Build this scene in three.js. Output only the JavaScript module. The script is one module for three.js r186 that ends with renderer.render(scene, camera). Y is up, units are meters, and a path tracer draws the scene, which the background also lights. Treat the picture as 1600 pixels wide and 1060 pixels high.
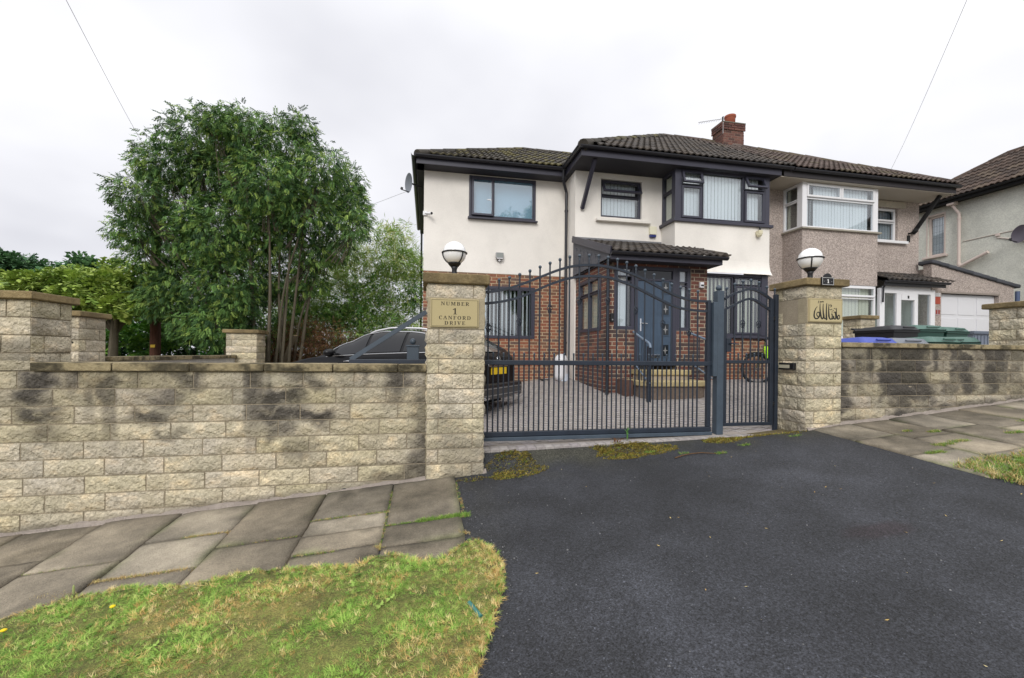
import * as THREE from 'three';
import { mergeGeometries, toCreasedNormals } from 'three/addons/utils/BufferGeometryUtils.js';
import { RoundedBoxGeometry } from 'three/addons/geometries/RoundedBoxGeometry.js';

// ------------------------------------------------------------------ camera, sky, sun, exposure
const scene = new THREE.Scene();
const EYE = 1.55, YAW = 11.05 * Math.PI / 180;
const camera = new THREE.PerspectiveCamera(2 * Math.atan(530 / 681) * 180 / Math.PI, 1600 / 1060, 0.05, 400);
camera.position.set(0, EYE, 0);
camera.lookAt(Math.sin(YAW), EYE, -Math.cos(YAW));
camera.rotateZ(0.01);
camera.setViewOffset(1600, 1060, 0, -23, 1600, 1060);
camera.updateMatrixWorld(true);

const renderer = new THREE.WebGLRenderer({ antialias: true });
renderer.toneMapping = THREE.LinearToneMapping;
renderer.toneMappingExposure = 1.07;
renderer.shadowMap.enabled = true;

const SUN = new THREE.Vector3(-5, 9, 14).normalize();
const sun = new THREE.DirectionalLight(new THREE.Color(1.0, 0.97, 0.93), 1.5);
sun.position.copy(SUN).multiplyScalar(60);
sun.castShadow = true; sun.shadow.radius = 45; sun.shadow.mapSize.set(2048, 2048);
Object.assign(sun.shadow.camera, { left: -22, right: 22, top: 22, bottom: -22, near: 1, far: 140 });
scene.add(sun, sun.target);

// ------------------------------------------------------------------ random numbers and noise
function rng(seed) { let s = seed >>> 0; return () => { s = (s + 0x6d2b79f5) | 0; let t = Math.imul(s ^ (s >>> 15), 1 | s); t = (t + Math.imul(t ^ (t >>> 7), 61 | t)) ^ t; return ((t ^ (t >>> 14)) >>> 0) / 4294967296; }; }
const clamp = (x, a = 0, b = 1) => Math.min(b, Math.max(a, x)), lerp = (a, b, t) => a + (b - a) * t;
const sstep = (a, b, x) => { const t = clamp((x - a) / (b - a)); return t * t * (3 - 2 * t); };
function hash(x, y, s) { let h = Math.imul(x, 374761393) ^ Math.imul(y, 668265263) ^ Math.imul(s, 974634777); h = Math.imul(h ^ (h >>> 13), 1274126177); return ((h ^ (h >>> 16)) >>> 0) / 4294967296; }
function vn(x, y, s = 0, p = 0) {                       // value noise, repeating every p cells when p > 0
  let ix = Math.floor(x), iy = Math.floor(y); const fx = x - ix, fy = y - iy;
  let jx = ix + 1, jy = iy + 1;
  if (p) { ix = ((ix % p) + p) % p; iy = ((iy % p) + p) % p; jx = ((jx % p) + p) % p; jy = ((jy % p) + p) % p; }
  const u = fx * fx * (3 - 2 * fx), v = fy * fy * (3 - 2 * fy);
  const a = hash(ix, iy, s), b = hash(jx, iy, s), c = hash(ix, jy, s), d = hash(jx, jy, s);
  return a + (b - a) * u + (c - a) * v + (a - b - c + d) * u * v;
}
function fbm(x, y, o = 4, s = 0, p = 0) { let a = 0, w = 0.5, t = 0; for (let i = 0; i < o; i++) { a += w * vn(x, y, s + i, p); t += w; x *= 2; y *= 2; if (p) p *= 2; w *= 0.5; } return a / t; }

// ------------------------------------------------------------------ overcast sky
{
  const W = 1024, H = 512, data = new Float32Array(W * H * 4);
  for (let r = 0; r < H; r++) for (let c = 0; c < W; c++) {
    const up = ((r + 0.5) / H - 0.5) * Math.PI, ro = ((c + 0.5) / W - 0.5) * 2 * Math.PI;
    const y = Math.sin(up), x = Math.cos(ro) * Math.cos(up), z = Math.sin(ro) * Math.cos(up);
    const yy = Math.max(y, 0) + 0.22, n = fbm(x / yy * 1.3 + 11.3, z / yy * 1.3 + 4.1, 5, 91), n2 = fbm(x / yy * 4 + 3, z / yy * 4 + 8, 4, 17);
    const base = lerp(0.75, 0.93, sstep(0.05, 0.5, y)) + 0.75 * sstep(0.55, 1, y);
    const glow = 0.22 * Math.pow(Math.max(0, x * SUN.x + y * SUN.y + z * SUN.z), 3);
    const L = (base + glow) * (1 + (n - 0.5) * 0.46 + (n2 - 0.5) * 0.12), k = clamp((L - 0.7) / 0.5), i = (r * W + c) * 4;
    data[i] = L * lerp(0.962, 1, k); data[i + 1] = L * lerp(0.972, 1, k); data[i + 2] = L * lerp(1.05, 1.012, k); data[i + 3] = 1;
  }
  const t = new THREE.DataTexture(data, W, H, THREE.RGBAFormat, THREE.FloatType);
  t.mapping = THREE.EquirectangularReflectionMapping; t.magFilter = THREE.LinearFilter; t.needsUpdate = true;
  scene.background = t; scene.environment = t;
}

// ------------------------------------------------------------------ naming and building helpers
const used = new Map();
function numbered(n) { const k = used.get(n) || 0; used.set(n, k + 1); return k ? n + '_' + String(k).padStart(3, '0') : n; }
function tag(o, label, category, group, kind) {
  if (label) o.userData.label = label; if (category) o.userData.category = category;
  if (group) o.userData.group = group; if (kind) o.userData.kind = kind; return o;
}
function thing(name, label, category, group, kind) { const g = new THREE.Group(); g.name = numbered(name); scene.add(g); return tag(g, label, category, group, kind); }
function add(name, geo, mat, parent = scene) {
  const g = Array.isArray(geo) ? join(geo) : geo;
  const m = new THREE.Mesh(g, mat); m.name = parent === scene ? numbered(name) : name; m.castShadow = m.receiveShadow = true; parent.add(m); return m;
}
function base(g, x, y, z) { g.position.set(x, y, z); for (const c of g.children) { c.position.x -= x; c.position.y -= y; c.position.z -= z; } return g; }
function copyOf(o, name, label) { const c = o.clone(); c.name = numbered(name); c.userData = { ...o.userData }; if (label) c.userData.label = label; scene.add(c); return c; }
function join(list) {
  const l = list.map((g) => { const q = g.index ? g.toNonIndexed() : g; for (const k of Object.keys(q.attributes)) if (!['position', 'normal', 'uv', 'color'].includes(k)) q.deleteAttribute(k); return q; });
  const col = l.some((g) => g.attributes.color);
  for (const g of l) {
    if (!g.attributes.uv) g.setAttribute('uv', new THREE.BufferAttribute(new Float32Array(g.attributes.position.count * 2), 2));
    if (col && !g.attributes.color) g.setAttribute('color', new THREE.BufferAttribute(new Float32Array(g.attributes.position.count * 3).fill(1), 3));
  }
  return mergeGeometries(l);
}
function metreUV(g, s = 1) {                              // box-projected uv in metres
  const q = g.index ? g.toNonIndexed() : g, p = q.attributes.position, n = q.attributes.normal, uv = new Float32Array(p.count * 2);
  for (let i = 0; i < p.count; i++) {
    const ax = Math.abs(n.getX(i)), ay = Math.abs(n.getY(i)), az = Math.abs(n.getZ(i));
    if (ay >= ax && ay >= az) { uv[2 * i] = p.getX(i); uv[2 * i + 1] = p.getZ(i); } else if (ax > az) { uv[2 * i] = p.getZ(i); uv[2 * i + 1] = p.getY(i); } else { uv[2 * i] = p.getX(i); uv[2 * i + 1] = p.getY(i); }
    uv[2 * i] *= s; uv[2 * i + 1] *= s;
  }
  q.setAttribute('uv', new THREE.BufferAttribute(uv, 2)); return q;
}
const bx = (x0, x1, y0, y1, z0, z1) => metreUV(new THREE.BoxGeometry(x1 - x0, y1 - y0, z1 - z0).translate((x0 + x1) / 2, (y0 + y1) / 2, (z0 + z1) / 2));
const rb = (x0, x1, y0, y1, z0, z1, r = 0.01) => metreUV(new RoundedBoxGeometry(x1 - x0, y1 - y0, z1 - z0, 2, r).translate((x0 + x1) / 2, (y0 + y1) / 2, (z0 + z1) / 2));
const V = (x, y, z) => new THREE.Vector3(x, y, z);
function tube(pts, r, seg = 24, rad = 8, closed = false) { return new THREE.TubeGeometry(new THREE.CatmullRomCurve3(pts.map((p) => V(...p)), closed), seg, r, rad, closed); }
function bar(a, b, w, d = w) {                           // straight rectangular bar
  const A = V(...a), B = V(...b), L = A.distanceTo(B), g = new THREE.BoxGeometry(w, L, d);
  g.applyQuaternion(new THREE.Quaternion().setFromUnitVectors(V(0, 1, 0), B.clone().sub(A).normalize()));
  return g.translate((A.x + B.x) / 2, (A.y + B.y) / 2, (A.z + B.z) / 2);
}
function rod(a, b, r0, r1 = r0, rad = 8) {
  const A = V(...a), B = V(...b), L = A.distanceTo(B), g = new THREE.CylinderGeometry(r1, r0, L, rad, 1);
  g.applyQuaternion(new THREE.Quaternion().setFromUnitVectors(V(0, 1, 0), B.clone().sub(A).normalize()));
  return g.translate((A.x + B.x) / 2, (A.y + B.y) / 2, (A.z + B.z) / 2);
}
const ball = (x, y, z, r, a = 12, b = 8) => new THREE.SphereGeometry(r, a, b).translate(x, y, z);
function geom(pos, idx, uv) {
  const g = new THREE.BufferGeometry(); g.setAttribute('position', new THREE.BufferAttribute(new Float32Array(pos), 3)); g.setIndex(idx);
  if (uv) g.setAttribute('uv', new THREE.BufferAttribute(new Float32Array(uv), 2)); g.computeVertexNormals(); return g;
}
function tint(g, c) { const n = g.attributes.position.count, a = new Float32Array(n * 3); for (let i = 0; i < n; i++) { a[3 * i] = c.r; a[3 * i + 1] = c.g; a[3 * i + 2] = c.b; } g.setAttribute('color', new THREE.BufferAttribute(a, 3)); return g; }
function holed(x0, x1, y0, y1, z0, z1, holes) {           // wall slab in the xy plane with rectangular openings
  const s = new THREE.Shape([new THREE.Vector2(x0, y0), new THREE.Vector2(x1, y0), new THREE.Vector2(x1, y1), new THREE.Vector2(x0, y1)]);
  for (const [a, b, c, d] of holes) s.holes.push(new THREE.Path([new THREE.Vector2(a, c), new THREE.Vector2(a, d), new THREE.Vector2(b, d), new THREE.Vector2(b, c)]));
  return metreUV(new THREE.ExtrudeGeometry(s, { depth: z1 - z0, bevelEnabled: false }).translate(0, 0, z0));
}

// ------------------------------------------------------------------ textures and materials
function tex(w, h, f, srgb = true) {
  const d = new Uint8Array(w * h * 4);
  for (let y = 0; y < h; y++) for (let x = 0; x < w; x++) { const c = f(x / w, y / h), i = (y * w + x) * 4; d[i] = clamp(c[0], 0, 255); d[i + 1] = clamp(c[1], 0, 255); d[i + 2] = clamp(c[2], 0, 255); d[i + 3] = 255; }
  const t = new THREE.DataTexture(d, w, h); t.wrapS = t.wrapT = THREE.RepeatWrapping; t.magFilter = THREE.LinearFilter; t.minFilter = THREE.LinearFilter;
  if (srgb) t.colorSpace = THREE.SRGBColorSpace; t.needsUpdate = true; return t;
}
const grey = (w, h, f) => tex(w, h, (x, y) => { const v = 255 * f(x, y); return [v, v, v]; }, false);
function rep(t, sx, sy = sx, ox = 0, oy = 0) { const c = t.clone(); c.repeat.set(sx, sy); c.offset.set(ox, oy); c.needsUpdate = true; return c; }
const std = (o) => new THREE.MeshStandardMaterial({ roughness: 0.8, ...o });
const phy = (o) => new THREE.MeshPhysicalMaterial({ roughness: 0.5, ...o });

const rockBump = grey(512, 512, (x, y) => { const a = Math.abs(fbm(x * 6, y * 8, 5, 3, 2) * 2 - 1); const r = 1 - Math.abs(fbm(x * 8, y * 8, 5, 3, 8) * 2 - 1); return 0.5 * r + 0.35 * fbm(x * 32, y * 32, 3, 9, 32) + 0.15 * a; });
const fineBump = grey(512, 512, (x, y) => fbm(x * 64, y * 64, 3, 21, 64));
const mottled = tex(512, 512, (x, y) => { const v = 232 + 46 * (fbm(x * 6, y * 6, 5, 31, 6) - 0.5) + 26 * (vn(x * 128, y * 128, 5, 128) - 0.5); return [v, v, v]; });
const STAIN = [70, 66, 60];
function stone(x, y, dirt) {
  const a = fbm(x * 3.1, y * 3.1, 4, 41), b = fbm(x * 9, y * 14, 4, 51), c = fbm(x * 60, y * 70, 3, 61), s = vn(x * 190, y * 190, 71);
  let r = lerp(214, 192, a) + (b - 0.5) * 52 + (c - 0.5) * 78 + (s - 0.5) * 34, g = r * lerp(0.935, 0.96, a), bl = r * lerp(0.775, 0.865, a + (b - 0.5) * 0.4);
  if (b > 0.58) { r += 70 * (b - 0.58); g += 40 * (b - 0.58); }
  const k = clamp(dirt * 1.2 * sstep(0.2, 0.66, 0.4 * b + 0.42 * c + 0.18 * s + 0.16 * dirt));
  return [lerp(r, STAIN[0] + 26 * c, k), lerp(g, STAIN[1] + 24 * c, k), lerp(bl, STAIN[2] + 20 * c, k)];
}
function dirtAt(x, y, list) {
  let d = 0; const wx = x + (fbm(x * 4, y * 6, 4, 77) - 0.5) * 0.34, wy = y + (fbm(x * 7 + 9, y * 5, 4, 78) - 0.5) * 0.2;
  for (const [a, b, c, e, s] of list) { const f = 0.13; d = Math.max(d, s * sstep(a - f, a + f * 0.9, wx) * (1 - sstep(b - f * 0.9, b + f, wx)) * sstep(c - f * 0.8, c + f * 0.5, wy) * (1 - sstep(e - 0.03, e + 0.06, wy))); }
  return d;
}
const stainLeft = [[-3.39, -3.09, 1.12, 1.36, 0.9], [-3.32, -3.07, 0.93, 1.07, 0.9], [-3.28, -3.09, 0.76, 0.9, 0.6], [-3.32, -3.23, 0.65, 0.74, 0.3], [-3.01, -2.95, 1.09, 1.23, 0.45], [-2.81, -2.66, 1.05, 1.36, 0.85], [-2.62, -2.42, 1.22, 1.36, 0.6], [-2.4, -2.12, 1.05, 1.2, 0.6],
  [-2.64, -2.27, 0.91, 1.03, 0.75], [-2.23, -1.97, 1.22, 1.37, 0.8], [-2.37, -2.07, 0.76, 0.85, 0.6], [-1.78, -1.65, 0.78, 0.83, 0.5], [-1.33, -0.9, 1.21, 1.36, 0.65], [-1.54, -1.16, 1.05, 1.18, 0.95], [-1.54, -0.87, 0.9, 1.01, 0.85], [-1.54, -1.1, 0.75, 0.89, 0.65], [-1.27, -1.1, 0.58, 0.71, 0.55],
  [-0.44, -0.16, 1.2, 1.36, 0.85], [-0.4, -0.2, 1.02, 1.2, 0.5], [-0.12, 0.1, 0.32, 1.4, 0.6], [-0.16, 0.06, 0.32, 0.72, 0.7], [-0.5, 0.0, 0.24, 0.38, 0.6], [-1.6, -0.6, 0.05, 0.2, 0.45]];
const stainRight = [[4.8, 5.03, 0.84, 1.7, 0.75], [5.5, 6.2, 1.02, 1.72, 0.85], [6.66, 6.94, 1.12, 1.6, 0.8], [7.14, 7.43, 1.09, 1.72, 0.75], [5.05, 5.24, 1.3, 1.6, 0.7], [5.66, 5.95, 0.86, 1.22, 0.7], [6.12, 6.3, 0.9, 1.42, 0.6], [6.35, 6.66, 1.06, 1.3, 0.55], [7.55, 7.8, 1.05, 1.68, 0.55], [5.3, 5.6, 1.5, 1.7, 0.5], [6.2, 6.7, 1.5, 1.72, 0.5], [6.9, 7.2, 1.45, 1.7, 0.5]];
const leftMap = tex(2048, 768, (u, v) => { const x = -4.1 + u * 4.2, y = -0.15 + v * 1.6; return stone(x, y, Math.max(dirtAt(x, y, stainLeft), 0.12 + 0.3 * sstep(0.6, 1.3, y) * fbm(x * 3, y * 4, 3, 55) + 0.5 * sstep(0.3, 1.25, y) * sstep(0.52, 0.78, fbm(x * 7, y * 1.1, 3, 57)), 0.5 * sstep(0.12, 0.0, y - 0.29 - 0.09 * x))); });
const rightMap = tex(1792, 512, (u, v) => { const x = 4.7 + u * 4.4, y = 0.5 + v * 1.3, g = 0.30 + 0.09 * x; return stone(x + 31, y, Math.max(dirtAt(x, y, stainRight) * 1.1, 0.26 + 0.3 * sstep(1.1, 1.6, y) * fbm(x * 4, y * 3, 3, 56) + 0.5 * sstep(0.9, 1.5, y) * sstep(0.5, 0.75, fbm(x * 6, y * 1.0, 3, 58)), 0.75 * (1 - sstep(0.03, 0.16, y - g)) * fbm(x * 4, y * 4, 2, 8) * 1.6)); });
const stoneMap = tex(1024, 1024, (u, v) => stone(u * 2.4 + 60, v * 2.4 + 20, 0.1 + 0.26 * sstep(0.55, 0.75, fbm(u * 5, v * 4, 3, 81))));
const coping = tex(1024, 512, (u, v) => { const x = u * 3, y = v * 1.5, a = fbm(x * 4, y * 4, 4, 12), b = fbm(x * 14, y * 14, 4, 13), d = sstep(0.42, 0.66, a * 0.6 + b * 0.4), c = fbm(x * 60, y * 60, 2, 14); return [lerp(158, 72, d) + 30 * (c - 0.5), lerp(144, 66, d) + 30 * (c - 0.5), lerp(112, 50, d) + 26 * (c - 0.5)]; });
const capTex = tex(512, 512, (u, v) => { const a = fbm(u * 5, v * 5, 4, 112, 5), c = fbm(u * 64, v * 64, 2, 114, 64); const k = sstep(0.35, 0.7, a); return [lerp(146, 112, k) + 26 * (c - 0.5), lerp(128, 98, k) + 26 * (c - 0.5), lerp(92, 70, k) + 22 * (c - 0.5)]; });
const M = {};
M.leftStone = std({ map: rep(leftMap, 1 / 4.2, 1 / 1.6, 4.1 / 4.2, 0.15 / 1.6), bumpMap: rep(rockBump, 1.9), bumpScale: 0.034, roughness: 0.95, vertexColors: true });
M.rightStone = std({ map: rep(rightMap, 1 / 4.4, 1 / 1.3, -4.7 / 4.4, -0.5 / 1.3), bumpMap: rep(rockBump, 1.9), bumpScale: 0.034, roughness: 0.95, vertexColors: true });
M.stone = std({ map: rep(stoneMap, 1 / 2.4), bumpMap: rep(rockBump, 1.9), bumpScale: 0.034, roughness: 0.95, vertexColors: true });
M.mortar = std({ color: 0xb3a690, map: rep(mottled, 1.3), bumpMap: rep(fineBump, 4), bumpScale: 0.004, roughness: 1 });
M.fillet = std({ color: 0xb4a89e, map: rep(mottled, 2), bumpMap: rep(fineBump, 3), bumpScale: 0.012, roughness: 1 });
M.coping = std({ map: rep(coping, 1 / 3, 1 / 1.5), bumpMap: rep(fineBump, 3), bumpScale: 0.008, roughness: 0.95 });
M.cap = std({ map: rep(capTex, 0.8), bumpMap: rep(fineBump, 3), bumpScale: 0.006, roughness: 0.95 });
M.gate = phy({ color: 0x29323f, roughness: 0.42, map: rep(mottled, 2) });
M.post = phy({ color: 0x485562, roughness: 0.45, map: rep(mottled, 2) });
M.plaque = std({ color: 0xb5a67f, roughness: 0.8 });
M.black = phy({ color: 0x17171a, roughness: 0.45 });
M.matt = std({ color: 0x1b1b1c, roughness: 0.9 });
M.frame = phy({ color: 0x383845, roughness: 0.42 });
M.fascia = phy({ color: 0x3b3a48, roughness: 0.45, map: rep(mottled, 0.7) });
M.gutter = phy({ color: 0x222228, roughness: 0.4 });
M.soffit = std({ color: 0x2c2b33, roughness: 0.7 });
M.whiteUpvc = phy({ color: 0xe4e4e6, roughness: 0.35 });
M.glass = phy({ color: 0xf2f6f8, roughness: 0.02, transmission: 1, thickness: 0, ior: 1.9 });
M.glassBlue = phy({ color: 0xe3edf3, roughness: 0.02, transmission: 1, thickness: 0, ior: 2.3 });
M.blind = std({ color: 0xf3f4f4, roughness: 0.8 });
M.blindCream = std({ color: 0xdedbc4, roughness: 0.8 });
M.room = std({ color: 0x4a4a45, roughness: 1 });
M.roomPale = std({ color: 0xe2f0f6, roughness: 1 });
M.cream = std({ color: 0xf6f2ec, map: rep(tex(1024, 1024, (u, v) => { const s = 254 - 22 * fbm(u * 4, v * 4, 5, 201, 4) - 5 * sstep(0.6, 0.85, fbm(u * 9, v * 6, 4, 203, 3)) - 6 * vn(u * 256, v * 256, 204, 256); return [s, s - 1, s - 3]; }), 0.3), bumpMap: rep(fineBump, 2.5), bumpScale: 0.0025, roughness: 0.92 });
const dashMap = tex(1024, 1024, (u, v) => { const c = vn(u * 230, v * 230, 302, 230), d = vn(u * 115, v * 115, 304, 115), a = fbm(u * 5, v * 5, 3, 303, 5); const k = 152 + 56 * (c - 0.5) + 46 * (d - 0.5) + 16 * (a - 0.5); return [k * 1.12, k * 1.04, k * 0.99]; });
M.dash = std({ map: rep(dashMap, 0.5), bumpMap: rep(fineBump, 1.6), bumpScale: 0.008, roughness: 1 });
M.pale = std({ color: 0xe4e5da, map: rep(mottled, 0.4), bumpMap: rep(fineBump, 1.2), bumpScale: 0.006, roughness: 0.95 });
M.palePink = std({ color: 0xd2c3ba, roughness: 0.7 });
M.rust = std({ color: 0x7b5a3c, roughness: 0.9 });
M.galv = phy({ color: 0x9a9a9a, metalness: 0.6, roughness: 0.4 });
M.chrome = phy({ color: 0xd5d7da, metalness: 1, roughness: 0.14 });
M.steel = phy({ color: 0x6d7c8e, roughness: 0.4 });
const tileTex = tex(512, 512, (u, v) => { const a = fbm(u * 8, v * 8, 4, 401, 8), c = vn(u * 128, v * 128, 404, 128); const k = 205 + 80 * (a - 0.5) + 40 * (c - 0.5); return [k, k, k]; });
const tileMat = (c) => std({ color: c, map: rep(tileTex, 1.4), bumpMap: rep(fineBump, 2), bumpScale: 0.004, roughness: 0.95 });
M.tiles = ['#5b5550', '#544d48', '#635b54', '#4e4945', '#5e554c'].map(tileMat);
M.mossTiles = ['#57524a', '#686249', '#4f4b43', '#716a45', '#544e46', '#4a463f'].map(tileMat);
M.redTiles = ['#6b5c55', '#62534c', '#73655e', '#5b4f48', '#685d4c'].map(tileMat);
M.brownTiles = ['#5c4b41', '#65544a', '#52443b', '#6b5c4e', '#4d4039'].map(tileMat);
const brickTex = tex(256, 256, (u, v) => { const k = 225 + 60 * (fbm(u * 12, v * 12, 4, 501, 12) - 0.5) + 26 * (vn(u * 64, v * 64, 504, 64) - 0.5); return [k, k * 0.99, k * 0.98]; });
const brickMat = (c) => std({ color: c, map: rep(brickTex, 2.3), bumpMap: rep(fineBump, 3), bumpScale: 0.004, roughness: 0.95 });
const ORANGE = ['#9f6750', '#94614d', '#82604f', '#a36f56', '#766058', '#9a6853', '#886654'], RED = ['#7a4e44', '#68463f', '#865a4c', '#5c4642', '#8b5d4d', '#704d45', '#594a47'], CHIM = ['#77524a', '#694842', '#805a4f', '#5c443f'];
M.orangeBrick = ORANGE.map(brickMat); M.redBrick = RED.map(brickMat); M.chimBrick = CHIM.map(brickMat);
M.brickwork = std({ vertexColors: true, map: rep(brickTex, 2.3), bumpMap: rep(fineBump, 3), bumpScale: 0.004, roughness: 0.95 });
M.buff = std({ color: 0xd2bd9c, map: rep(mottled, 2), roughness: 1 });
M.paleMortar = std({ color: 0xbfb09a, map: rep(mottled, 2), roughness: 1 });
M.step = std({ color: 0xbfae82, map: rep(mottled, 1.1), bumpMap: rep(fineBump, 2), bumpScale: 0.004, roughness: 0.9 });

// ------------------------------------------------------------------ the lie of the land
const gy = (x, z) => 0.29 + 0.09 * clamp(x, -16, 16) - 0.062 * (4.4 + z);                              // pavement and verge, rising to the right
const dy = (x, z) => 0.52 + 0.02 * clamp(x, -6, 12) + (-4.62 - z) * (0.012 + 0.022 * clamp(x, 0, 3.4)); // paved drive inside the gate
function sheet(x0, x1, nx, z0, z1, nz, h, color) {
  const p = [], uv = [], id = [], col = [];
  for (let j = 0; j <= nz; j++) for (let i = 0; i <= nx; i++) { const x = lerp(x0, x1, i / nx), z = lerp(z0, z1, j / nz); p.push(x, h(x, z), z); uv.push(x, z); if (color) { const c = color(x, z); col.push(c[0], c[1], c[2]); } }
  for (let j = 0; j < nz; j++) for (let i = 0; i < nx; i++) { const a = j * (nx + 1) + i, b = a + 1, c = a + nx + 1, d = c + 1; id.push(a, c, b, b, c, d); }
  const g = geom(p, id, uv); if (color) g.setAttribute('color', new THREE.BufferAttribute(new Float32Array(col), 3)); return g;
}
// ------------------------------------------------------------------ ground, drive, paving
const soilTex = tex(512, 512, (u, v) => { const a = fbm(u * 10, v * 10, 4, 601, 10), c = vn(u * 200, v * 200, 603, 200); return [92 + 50 * (a - 0.5) + 40 * (c - 0.5), 82 + 46 * (a - 0.5) + 36 * (c - 0.5), 56 + 30 * (a - 0.5) + 26 * (c - 0.5)]; });
M.soil = std({ map: rep(soilTex, 1), bumpMap: rep(fineBump, 2), bumpScale: 0.01, roughness: 1 });
tag(add('ground', [sheet(-70, 70, 28, -4.7, 60, 26, (x, z) => gy(x, Math.min(z, 12)) - 0.06), sheet(-70, 70, 28, -120, -4.7, 30, (x, z) => dy(x, Math.max(z, -12)) - 0.3)], M.soil), null, null, null, 'structure');

const asphaltTex = tex(2048, 2048, (u, v) => {
  const X = u * 512, Y = v * 512, a = vn(X, Y, 701, 512), b = vn(X * 0.5, Y * 0.5, 702, 256), c = fbm(u * 8, v * 8, 4, 703, 8), s = hash(Math.floor(X * 0.75), Math.floor(Y * 0.75), 705);
  let k = 50 + 34 * (a - 0.5) + 26 * (b - 0.5) + 22 * (c - 0.5); if (s > 0.99) k += 45 * a; if (s < 0.03) k -= 22;
  return [k * 0.97, k, k * 1.1];
});
const asphaltBump = grey(1024, 1024, (u, v) => 0.6 * vn(u * 256, v * 256, 701, 256) + 0.4 * vn(u * 128, v * 128, 711, 128));
M.asphalt = std({ map: rep(asphaltTex, 0.42), bumpMap: rep(asphaltBump, 0.84), bumpScale: 0.008, roughness: 0.8, vertexColors: true });
{
  const h = (x, z) => (z > -4.34 ? gy(x, z) : lerp(gy(x, -4.34), dy(x, -4.62) - 0.012, sstep(-4.34, -4.62, z))) + 0.006 * (fbm(x * 1.3, z * 1.3, 3, 720) - 0.5);
  const col = (x, z) => {
    const n = fbm(x * 0.9 + 3, z * 0.9, 4, 721), m = fbm(x * 4, z * 4, 3, 722), k = 0.95 + 0.95 * (n - 0.5) + 0.3 * (m - 0.5);
    const green = sstep(0.35, 0.75, m) * (sstep(-3.75, -4.5, z) * 0.8 + sstep(0.9, 0.3, x) * 0.3), patch = sstep(1.25, 0.75, Math.hypot((x - 2.9) / 0.26, (z + 2.33) / 0.09) + 0.5 * (m - 0.5)), old = sstep(-4.2, -4.32, z);
    return [k * lerp(lerp(1, 1.12, green), 0.8, patch), k * lerp(lerp(1, 1.02, green), 0.6, patch), k * lerp(lerp(1, 0.6, green), 0.6, patch) * lerp(1, 0.92, old)];
  };
  tag(add('driveway_apron', sheet(-0.9, 5.2, 122, -4.62, 4, 173, h, col), M.asphalt), null, null, null, 'structure');
}

// concrete flags, each a child of its pavement
const flagTex = tex(1024, 1024, (u, v) => { const a = fbm(u * 4, v * 4, 5, 801, 4), b = fbm(u * 24, v * 24, 3, 802, 24), c = vn(u * 330, v * 330, 803, 330); const k = 140 + 84 * (a - 0.5) + 34 * (b - 0.5) + 26 * (c - 0.5), g = sstep(0.5, 0.75, fbm(u * 3, v * 3, 4, 809, 3)); return [k * 1.0 - 26 * g, k * 0.94 - 25 * g, k * 0.835 - 24 * g]; });
M.flags = [1, 2, 3, 4].map((i) => std({ map: rep(flagTex, 0.5, 0.5, i * 0.23, i * 0.37), bumpMap: rep(fineBump, 2.4), bumpScale: 0.006, roughness: 0.95, vertexColors: true, color: ['#ffffff', '#f6f3ee', '#fbf9f6', '#eeebe6'][i - 1] }));
const R0 = rng(5);
function flag(parent, x0, x1, z0, z1) {
  const nx = 12, nz = Math.max(6, Math.round((z1 - z0) / 0.05)), col = [], lift = 0.008 + R0() * 0.012, tx = (R0() - 0.5) * 0.02, tz = (R0() - 0.5) * 0.02, p = [], uv = [], id = [], ox = R0() * 5, oz = R0() * 5;
  for (let j = -1; j <= nz + 1; j++) for (let i = -1; i <= nx + 1; i++) {
    const ii = clamp(i, 0, nx), jj = clamp(j, 0, nz), edge = i !== ii || j !== jj, e2 = ii === 0 || jj === 0 || ii === nx || jj === nz;
    const x = lerp(x0, x1, ii / nx) + (edge ? 0 : 0) + (e2 ? (vn(jj * 1.7 + ox, ii * 1.3, 3) - 0.5) * 0.008 : 0), z = lerp(z0, z1, jj / nz) + (e2 ? (vn(ii * 1.9 + oz, jj, 4) - 0.5) * 0.008 : 0);
    const bev = e2 ? -0.006 - 0.01 * Math.max(0, vn(ii * 2.3 + ox, jj * 2.1 + oz, 8) - 0.6) : 0;
    const y = gy(x, z) + lift + tx * (ii / nx - 0.5) + tz * (jj / nz - 0.5) + (edge ? -0.06 : bev) + 0.004 * (vn(x * 4, z * 4, 9) - 0.5);
    p.push(x, y, z); uv.push(x + ox, z + oz + (edge ? 0.05 : 0));
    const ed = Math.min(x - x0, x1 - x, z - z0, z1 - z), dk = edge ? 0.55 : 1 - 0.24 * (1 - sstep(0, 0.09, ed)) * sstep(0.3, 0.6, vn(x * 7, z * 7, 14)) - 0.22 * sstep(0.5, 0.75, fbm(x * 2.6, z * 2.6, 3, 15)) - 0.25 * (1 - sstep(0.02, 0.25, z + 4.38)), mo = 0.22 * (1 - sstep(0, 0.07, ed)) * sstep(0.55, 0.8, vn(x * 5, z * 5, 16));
    col.push(dk * (1 - mo * 0.5), dk, dk * (1 - mo));
  }
  const w = nx + 3; for (let j = 0; j < nz + 2; j++) for (let i = 0; i < nx + 2; i++) { const a = j * w + i; id.push(a, a + w, a + 1, a + 1, a + w, a + w + 1); }
  const fg = geom(p, id, uv); fg.setAttribute('color', new THREE.BufferAttribute(new Float32Array(col), 3)); add('paving_slab', fg, M.flags[Math.floor(R0() * 4)], parent);
}
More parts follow.
